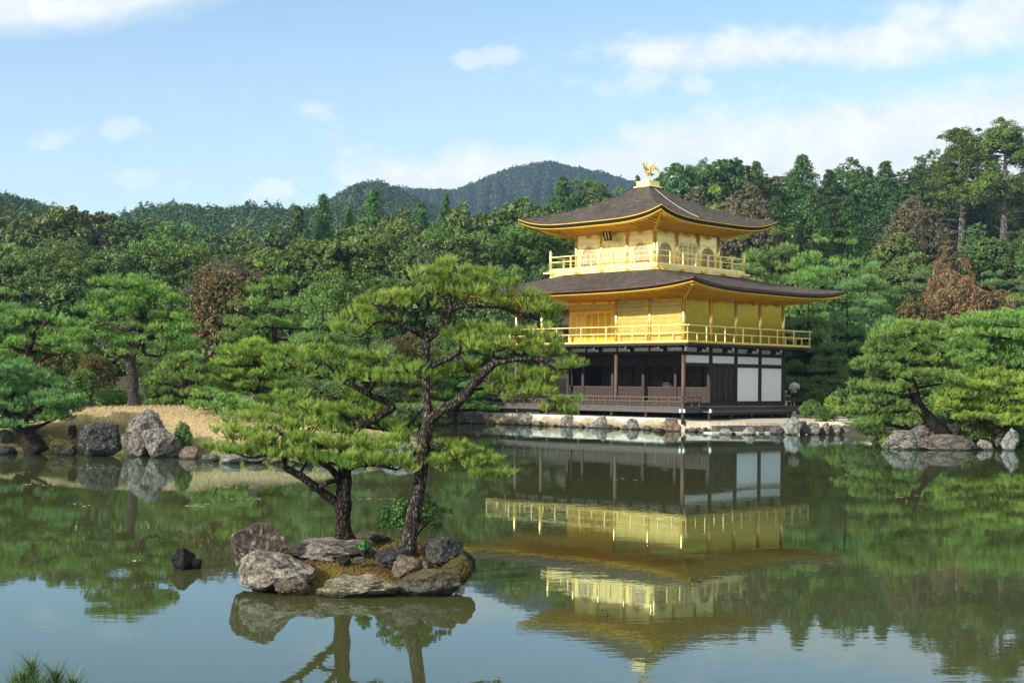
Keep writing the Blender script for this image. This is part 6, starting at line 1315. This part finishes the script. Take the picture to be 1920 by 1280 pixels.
for j, (x0, x1, y0, y1, col) in enumerate([(380, 410, 850, 864, LGT), (414, 452, 848, 868, WHT), (456, 500, 852, 867, LGT), (504, 540, 854, 869, TAN), (544, 592, 852, 870, LGT), (598, 640, 855, 870, WHT), (648, 690, 852, 868, LGT), (694, 722, 850, 866, GRY)]):
    rock(['pale flat kerb stone of the spit, first right of the square brown stone', 'white upright kerb stone of the spit, second right of the square brown stone', 'pale kerb stone of the spit under the low island pine boughs', 'tan kerb stone of the spit left of the islet pine limb', 'long pale kerb stone of the spit behind the islet pine limb', 'white kerb stone of the spit left of the dark islet trunk', 'pale kerb stone of the spit right of the dark islet trunk', 'grey kerb stone at the end of the spit'][j], x0, x1, y0, y1, col, None, mossy=j in (2, 5))
rock('large white grey boulder seen between the two islet pines', 708, 795, 826, 862, (.30, .29, .27), 40.5, me=rock_mesh('rock', 551, 5, 6, .12))
# ---- pavilion bank -------------------------------------------------------
for j, (x0, x1, y0, y1, col) in enumerate([(812, 842, 770, 796, GRY), (840, 872, 768, 797, (.30, .26, .20)), (868, 892, 776, 795, LGT), (884, 910, 770, 794, LGT), (908, 936, 774, 794, GRY)]):
    rock(['low grey rock at the pond corner left of the pavilion', 'brownish rock left of the pavilion embankment', 'small pale rock left of the pavilion embankment', 'pale rock at the left end of the embankment', 'grey rock where the embankment wall begins'][j], x0, x1, y0, y1, col, 74.5+j*.2)
for j, (x0, x1, y0, y1, col, i) in enumerate([(974, 1008, 773, 797, (.30, .29, .26), 1), (1050, 1086, 779, 801, (.38, .35, .29), 2), (1108, 1148, 780, 804, (.38, .35, .30), 4), (1176, 1206, 781, 808, (.26, .26, .245), 6), (1240, 1278, 785, 812, (.40, .27, .17), 7)]):
    v = -2.3; q = gp((x0+x1)/2, y1)
    d = [72.5, 70.3, 68.8, 67.3, 65.0][j]
    rock(['grey foot stone below the fourth veranda post from the corner', 'pale foot stone on the embankment below the third veranda post', 'pale foot stone on the embankment below the second veranda post', 'dark grey pointed foot stone left of the tan boulder', 'tan triangular boulder under the pavilion corner'][j], x0, x1, y0, y1, col, d, i=i, depth=.6)
rock('dark round rock in the water before the tan triangular boulder', 1222, 1248, 803, 817, (.06, .06, .062), 63.5, i=0)
rock('pale pointed rock at the landing steps, left', 1349, 1374, 803, 819, WHT, 61.4, i=3); rock('square pale brown rock at the landing steps, middle', 1390, 1417, 800, 820, (.40, .36, .30), 61.2, i=8); rock('grey round rock at the landing steps, right', 1444, 1470, 797, 816, GRY, 62.4, i=1)
for j, (x0, x1, y0, y1, col) in enumerate([(1472, 1504, 781, 812, (.36, .37, .33)), (1498, 1516, 790, 813, GRY), (1512, 1542, 791, 813, LGT), (1536, 1560, 793, 814, LGT), (1556, 1578, 794, 815, (.33, .32, .25)), (1576, 1606, 794, 817, (.16, .16, .16)), (1602, 1640, 800, 822, (.09, .09, .08))]):
    rock(['tall pale green grey rock right of the landing steps', 'narrow grey rock beside the tall pale rock', 'broad pale rock third right of the landing', 'square pale rock in the right bank edging', 'yellowish pale rock in the right bank edging', 'dark grey rock under the leaning pine boughs', 'blackish low rock in shade under the leaning pine'][j], x0, x1, y0, y1, col, 61.9+.2*j, i=j+1)
rock('big grey lichen boulder in front of the leaning right bank pine', 1662, 1734, 806, 844, (.24, .235, .20), 48.6, me=rock_mesh('rock', 561, 5, 6, .13)); rock('long low brown boulder in front of the leaning right bank pine', 1728, 1824, 816, 846, (.17, .145, .12), 48.2, me=rock_mesh('rock', 562, 5, 4, .10), depth=.6)
rock('grey rock behind the lichen boulder on the right bank', 1700, 1752, 798, 822, (.22, .19, .18), 49.8, i=4); rock('black pointed stone under the broad yellow green pine', 1776, 1802, 792, 813, (.05, .05, .052), 50.5, i=5)
rock('small white angular rock on the right bank', 1834, 1862, 822, 843, (.42, .42, .40), 48.6, i=7); rock('tiny grey rock on the right bank beside the white upright rock', 1866, 1884, 821, 834, GRY, 49.2, i=2); rock('white upright rock by the right frame edge', 1877, 1914, 804, 846, (.36, .36, .35), 48.5, me=rock_mesh('rock', 563, 5, 7, .12), depth=.8)
rg_ = np.random.default_rng(66)
for k in range(30):
    u = 12.9 - k*.47 + rg_.uniform(-.12, .12); q = pav(u, -2.50 + rg_.uniform(-.08, .08), 0)
    o = obj('rock', RP[int(rg_.integers(0, 9))]); w_ = rg_.uniform(.13, .27); o.location = (q.x, q.y, rg_.uniform(.0, .06)); o.scale = (w_, w_*.8, w_*rg_.uniform(.6, 1.0)); o.rotation_euler = (rg_.normal()*.15, rg_.normal()*.15, rg_.uniform(0, 6.28))
    c_ = rg_.uniform(.6, 1.1); o.color = (.30*c_, .265*c_, .205*c_, 1) if rg_.uniform() < .6 else (.22*c_, .215*c_, .20*c_, 1)
    if rg_.uniform() < .35: o.material_slots[0].link = 'OBJECT'; o.material_slots[0].material = MOSSY
    tag(o, 'small low edging stone at the water foot of the embankment wall', 'rock', 'edging stones along the embankment wall')
for k, (x_, y_) in enumerate(((1288, 808), (1298, 809), (1309, 809), (1319, 810), (1330, 810), (1340, 811), (1375, 814), (1428, 814), (1481, 812))):
    q = gp(x_, y_); o = obj('rock', RP[k]); w_ = (.16, .24, .19, .27, .2, .24, .14, .15, .2)[k]; o.location = (q.x, q.y - .05, .03); o.scale = (w_, w_*.8, w_*(.7 + .1*(k % 4))); o.rotation_euler = (.1*(k % 3), -.1*(k % 2), k*1.7); o.color = (.24, .21, .165, 1) if k % 2 else (.17, .165, .15, 1)
    tag(o, 'little waterside stone at the foot of the sand landing', 'rock', 'little stones at the sand landing')
# ---- embankment wall, sand terrace, landing steps ------------------------
def wall():
    mb = MB(); us = np.linspace(-.75, 13.6, 60); n = 8
    def P(u, v, z): p = pav(u, v, z); return (p.x, p.y, p.z)
    V = []
    for u in us:
        for k in range(n):
            z = -.5 + (.575+.5)*k/(n-1); o = .05*mnoise.noise(Vector((u*1.3, z*2, 3))) + .03*mnoise.noise(Vector((u*4, z*5, 1))); V.append(P(u, -2.32 + o + .06*(z > .3), z))
    Fc = [(i*n+k, (i+1)*n+k, (i+1)*n+k+1, i*n+k+1) for i in range(len(us)-1) for k in range(n-1)]; mb.add(V, Fc)
    mb.add([P(u, -2.27, .575) for u in us] + [P(u, -.2, .58) for u in us], [(i, i+1, len(us)+i+1, len(us)+i) for i in range(len(us)-1)])
    mb.add([P(-.75, -2.32, -.5), P(-.75, -2.32, .575), P(-.75, -.2, .575), P(-.75, -.2, -.5)], [(0, 1, 2, 3)])
    m = NT('embankment plaster and stone'); g = m.N.new('ShaderNodeNewGeometry'); sx = m.N.new('ShaderNodeSeparateXYZ'); m.L.new(g.outputs['Position'], sx.inputs[0]); n1 = m.noise(1.6, 6, .65, g.outputs['Position']); n2 = m.noise(7, 5, .7, g.outputs['Position'])
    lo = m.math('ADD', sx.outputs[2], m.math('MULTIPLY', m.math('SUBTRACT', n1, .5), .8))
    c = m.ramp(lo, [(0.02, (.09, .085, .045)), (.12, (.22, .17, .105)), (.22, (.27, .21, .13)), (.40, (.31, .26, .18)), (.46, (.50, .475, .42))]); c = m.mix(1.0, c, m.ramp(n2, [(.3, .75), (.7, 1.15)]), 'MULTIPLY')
    m.set('Base Color', c); m.set('Roughness', .95); m.bump(n2, .6, .03)
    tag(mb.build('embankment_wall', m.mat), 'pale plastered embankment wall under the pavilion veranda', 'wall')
    sand = plain('raked pale sand', (.40, .355, .275), .95, var=.3, sc=7)
    tb_ = MB(); out = [Vector((*gp(x_, y_).xy, z_)) for x_, y_, z_ in ((1283, 807, .46), (1330, 808, .42), (1400, 809, .42), (1470, 809, .42), (1530, 810, .48), (1600, 812, .52), (1645, 816, .5))]
    back = [pav(-3.5, 20, .60), pav(2, 20, .60), pav(2, 9, .57), pav(-.2, 2, .57), pav(-.2, -1.2, .57)]
    pts = out + back; c0 = sum((Vector(p) for p in pts), Vector())/len(pts); k = len(pts)
    tb_.add([tuple(p) for p in pts] + [tuple(c0)] + [(p.x, p.y, -.4) for p in pts], [(i, (i+1) % k, k) for i in range(k)] + [(i, k+1+i, k+1+(i+1) % k, (i+1) % k) for i in range(k)])
    tag(tb_.build('sand_terrace', sand), kind='structure')
    dk = plain('dark cut stone', (.07, .07, .068), .9, var=.4, sc=6); lt = plain('pale cut stone', (.45, .42, .36), .9, var=.2, sc=6)
    r = empty('landing_steps', tuple(gp(1400, 812))); tag(r, 'low stone landing steps at the water by the pavilion corner', 'steps'); o = Vector(r.location)
    def bar(name, a, b_, dep, z0, z1, m_):
        mb = MB(); a = Vector((a.x, a.y, 0))-o; b_ = Vector((b_.x, b_.y, 0))-o; n_ = Vector((-(b_-a).y, (b_-a).x, 0)).normalized()*dep
        mb.add([(p.x, p.y, z) for z in (z0, z1) for p in (a, b_, b_+n_, a+n_)], [(0, 3, 2, 1), (4, 5, 6, 7), (0, 1, 5, 4), (1, 2, 6, 5), (2, 3, 7, 6), (3, 0, 4, 7)]); mb.build(name, m_, r)
    for j in range(4): a = gp(1342+j*31, 810.5); b_ = gp(1370+j*31, 810.5); bar('riser_stone', a, b_, .5, -.3, .30 + .02*(j % 2), dk)
    bar('tread', gp(1335, 813), gp(1478, 813), 1.0, -.3, .06, lt)
wall()
# ---- path fence and two people on the far path ---------------------------
def fence():
    a, b_ = at(1470, 742, 82), at(1612, 742, 80); r = empty('path_fence', (a.x, a.y, gz(a.x, a.y))); o = Vector(r.location); top = a.z - o.z; m = plain('pale bamboo', (.62, .55, .40), .7)
    for zz in (top, top-.32): mb = MB(); mb.tube([(0, 0, zz), tuple((b_-a)*.5+Vector((0, 0, zz))), tuple((b_-a) + Vector((0, 0, zz)))], [.05]*3, 7); mb.build('rail', m, r)
    for k in range(5): q = (b_-a)*(k/4); mb = MB(); mb.cyl((q.x, q.y), .045, -.3, top+.05, 8); mb.build('fence_post', m, r)
    tag(r, 'pale bamboo path fence among the trees right of the pavilion', 'fence')
fence()
SKIN = plain('skin', (.50, .32, .23), .6); HAIR = plain('black hair', (.012, .010, .009), .5); SHIRT = plain('white shirt', (.78, .78, .80), .8); TROU = plain('dark trousers', (.03, .03, .04), .8); BAG = plain('dark bag', (.02, .02, .025), .6)
def person(label, px, head_y, d, shirt, turn, lean):
    p = at(px, head_y, d); g = gz(p.x, d); Hh = 1.64; g = p.z - Hh
    r = empty('person', (p.x, d, g), turn); tag(r, label, 'person')
    vs = [(0, 0, .92), (0, 0, 1.12), (lean*.3, 0, 1.34), (lean*.5, 0, 1.42), (lean*.7, 0, 1.50), (lean*.8, 0, 1.60), (-.10, .02, .86), (-.11, .0, .48), (-.11, .03, .08), (-.11, -.12, .03), (.10, .02, .86), (.11, -.02, .48), (.11, .0, .08), (.11, -.13, .03),
          (-.18+lean*.4, 0, 1.36), (-.24, -.05, 1.10), (-.20, -.26, 1.06), (-.18, -.33, 1.08), (.18+lean*.4, 0, 1.36), (.24, -.05, 1.10), (.18, -.26, 1.16), (.15, -.33, 1.20)]
    es = [(0, 1), (1, 2), (2, 3), (3, 4), (4, 5), (0, 6), (6, 7), (7, 8), (8, 9), (0, 10), (10, 11), (11, 12), (12, 13), (2, 14), (14, 15), (15, 16), (16, 17), (2, 18), (18, 19), (19, 20), (20, 21)]
    rad = [.14, .125, .15, .075, .065, .095, .09, .065, .045, .035, .09, .065, .045, .035, .065, .045, .035, .03, .065, .045, .035, .03]
    me = bpy.data.meshes.new('body'); me.from_pydata(vs, es, []); b = obj('body', me, r); sk = b.modifiers.new('skin', 'SKIN'); b.modifiers.new('smooth', 'SUBSURF').levels = 2
    for i, v in enumerate(me.skin_vertices[0].data): v.radius = (rad[i], rad[i]*(.75 if i < 3 else 1)); v.use_root = (i == 0)
    me.materials.append(SKIN)
    sh = MB(); sh.lathe((lean*.2, 0, 0), [(.17, .88), (.165, 1.05), (.185, 1.25), (.19, 1.34), (.12, 1.43), (.085, 1.46)], 14)
    for s in (-1, 1): sh.tube([(s*.16+lean*.35, 0, 1.36), (s*.235, -.04, 1.20), (s*.245, -.06, 1.08)], [.085, .075, .07], 8)
    sh.build('shirt', shirt, r)
    tr = MB()
    for s in (-1, 1): tr.tube([(s*.09, .01, .93), (s*.11, 0, .48), (s*.11, .02, .09)], [.115, .085, .065], 8)
    tr.build('trousers', TROU, r); hr = MB(); hr.lathe((lean*.8, .02, 1.53), [(.09, 0), (.108, .04), (.105, .10), (.06, .145), (.01, .155)], 12); hr.build('hair', HAIR, r)
    bg_ = MB(); bg_.box(lean*.2-.14, lean*.2+.14, .13, .26, 1.02, 1.40); bg_.build('backpack', BAG, r); return r
person('person in a white shirt standing on the path just right of the pavilion', 1490, 711, 79, SHIRT, -.5, .06)
person('person in a pale top half hidden by bushes further along the path', 1562, 714, 80.5, SHIRT, .4, -.03)
# ================================================================== AIR
def haze():
    mb = MB(); mb.box(-1500, 1500, -60, 1700, -3.0, 235)
    m = bpy.data.materials.new('haze'); m.use_nodes = True; nt = m.node_tree; nt.nodes.clear(); out = nt.nodes.new('ShaderNodeOutputMaterial'); pv = nt.nodes.new('ShaderNodeVolumePrincipled')
    pv.inputs['Color'].default_value = (.40, .68, 1.0, 1); pv.inputs['Density'].default_value = .00019; pv.inputs['Anisotropy'].default_value = .25; nt.links.new(pv.outputs[0], out.inputs['Volume'])
    tag(mb.build('haze', m), kind='stuff')
haze()
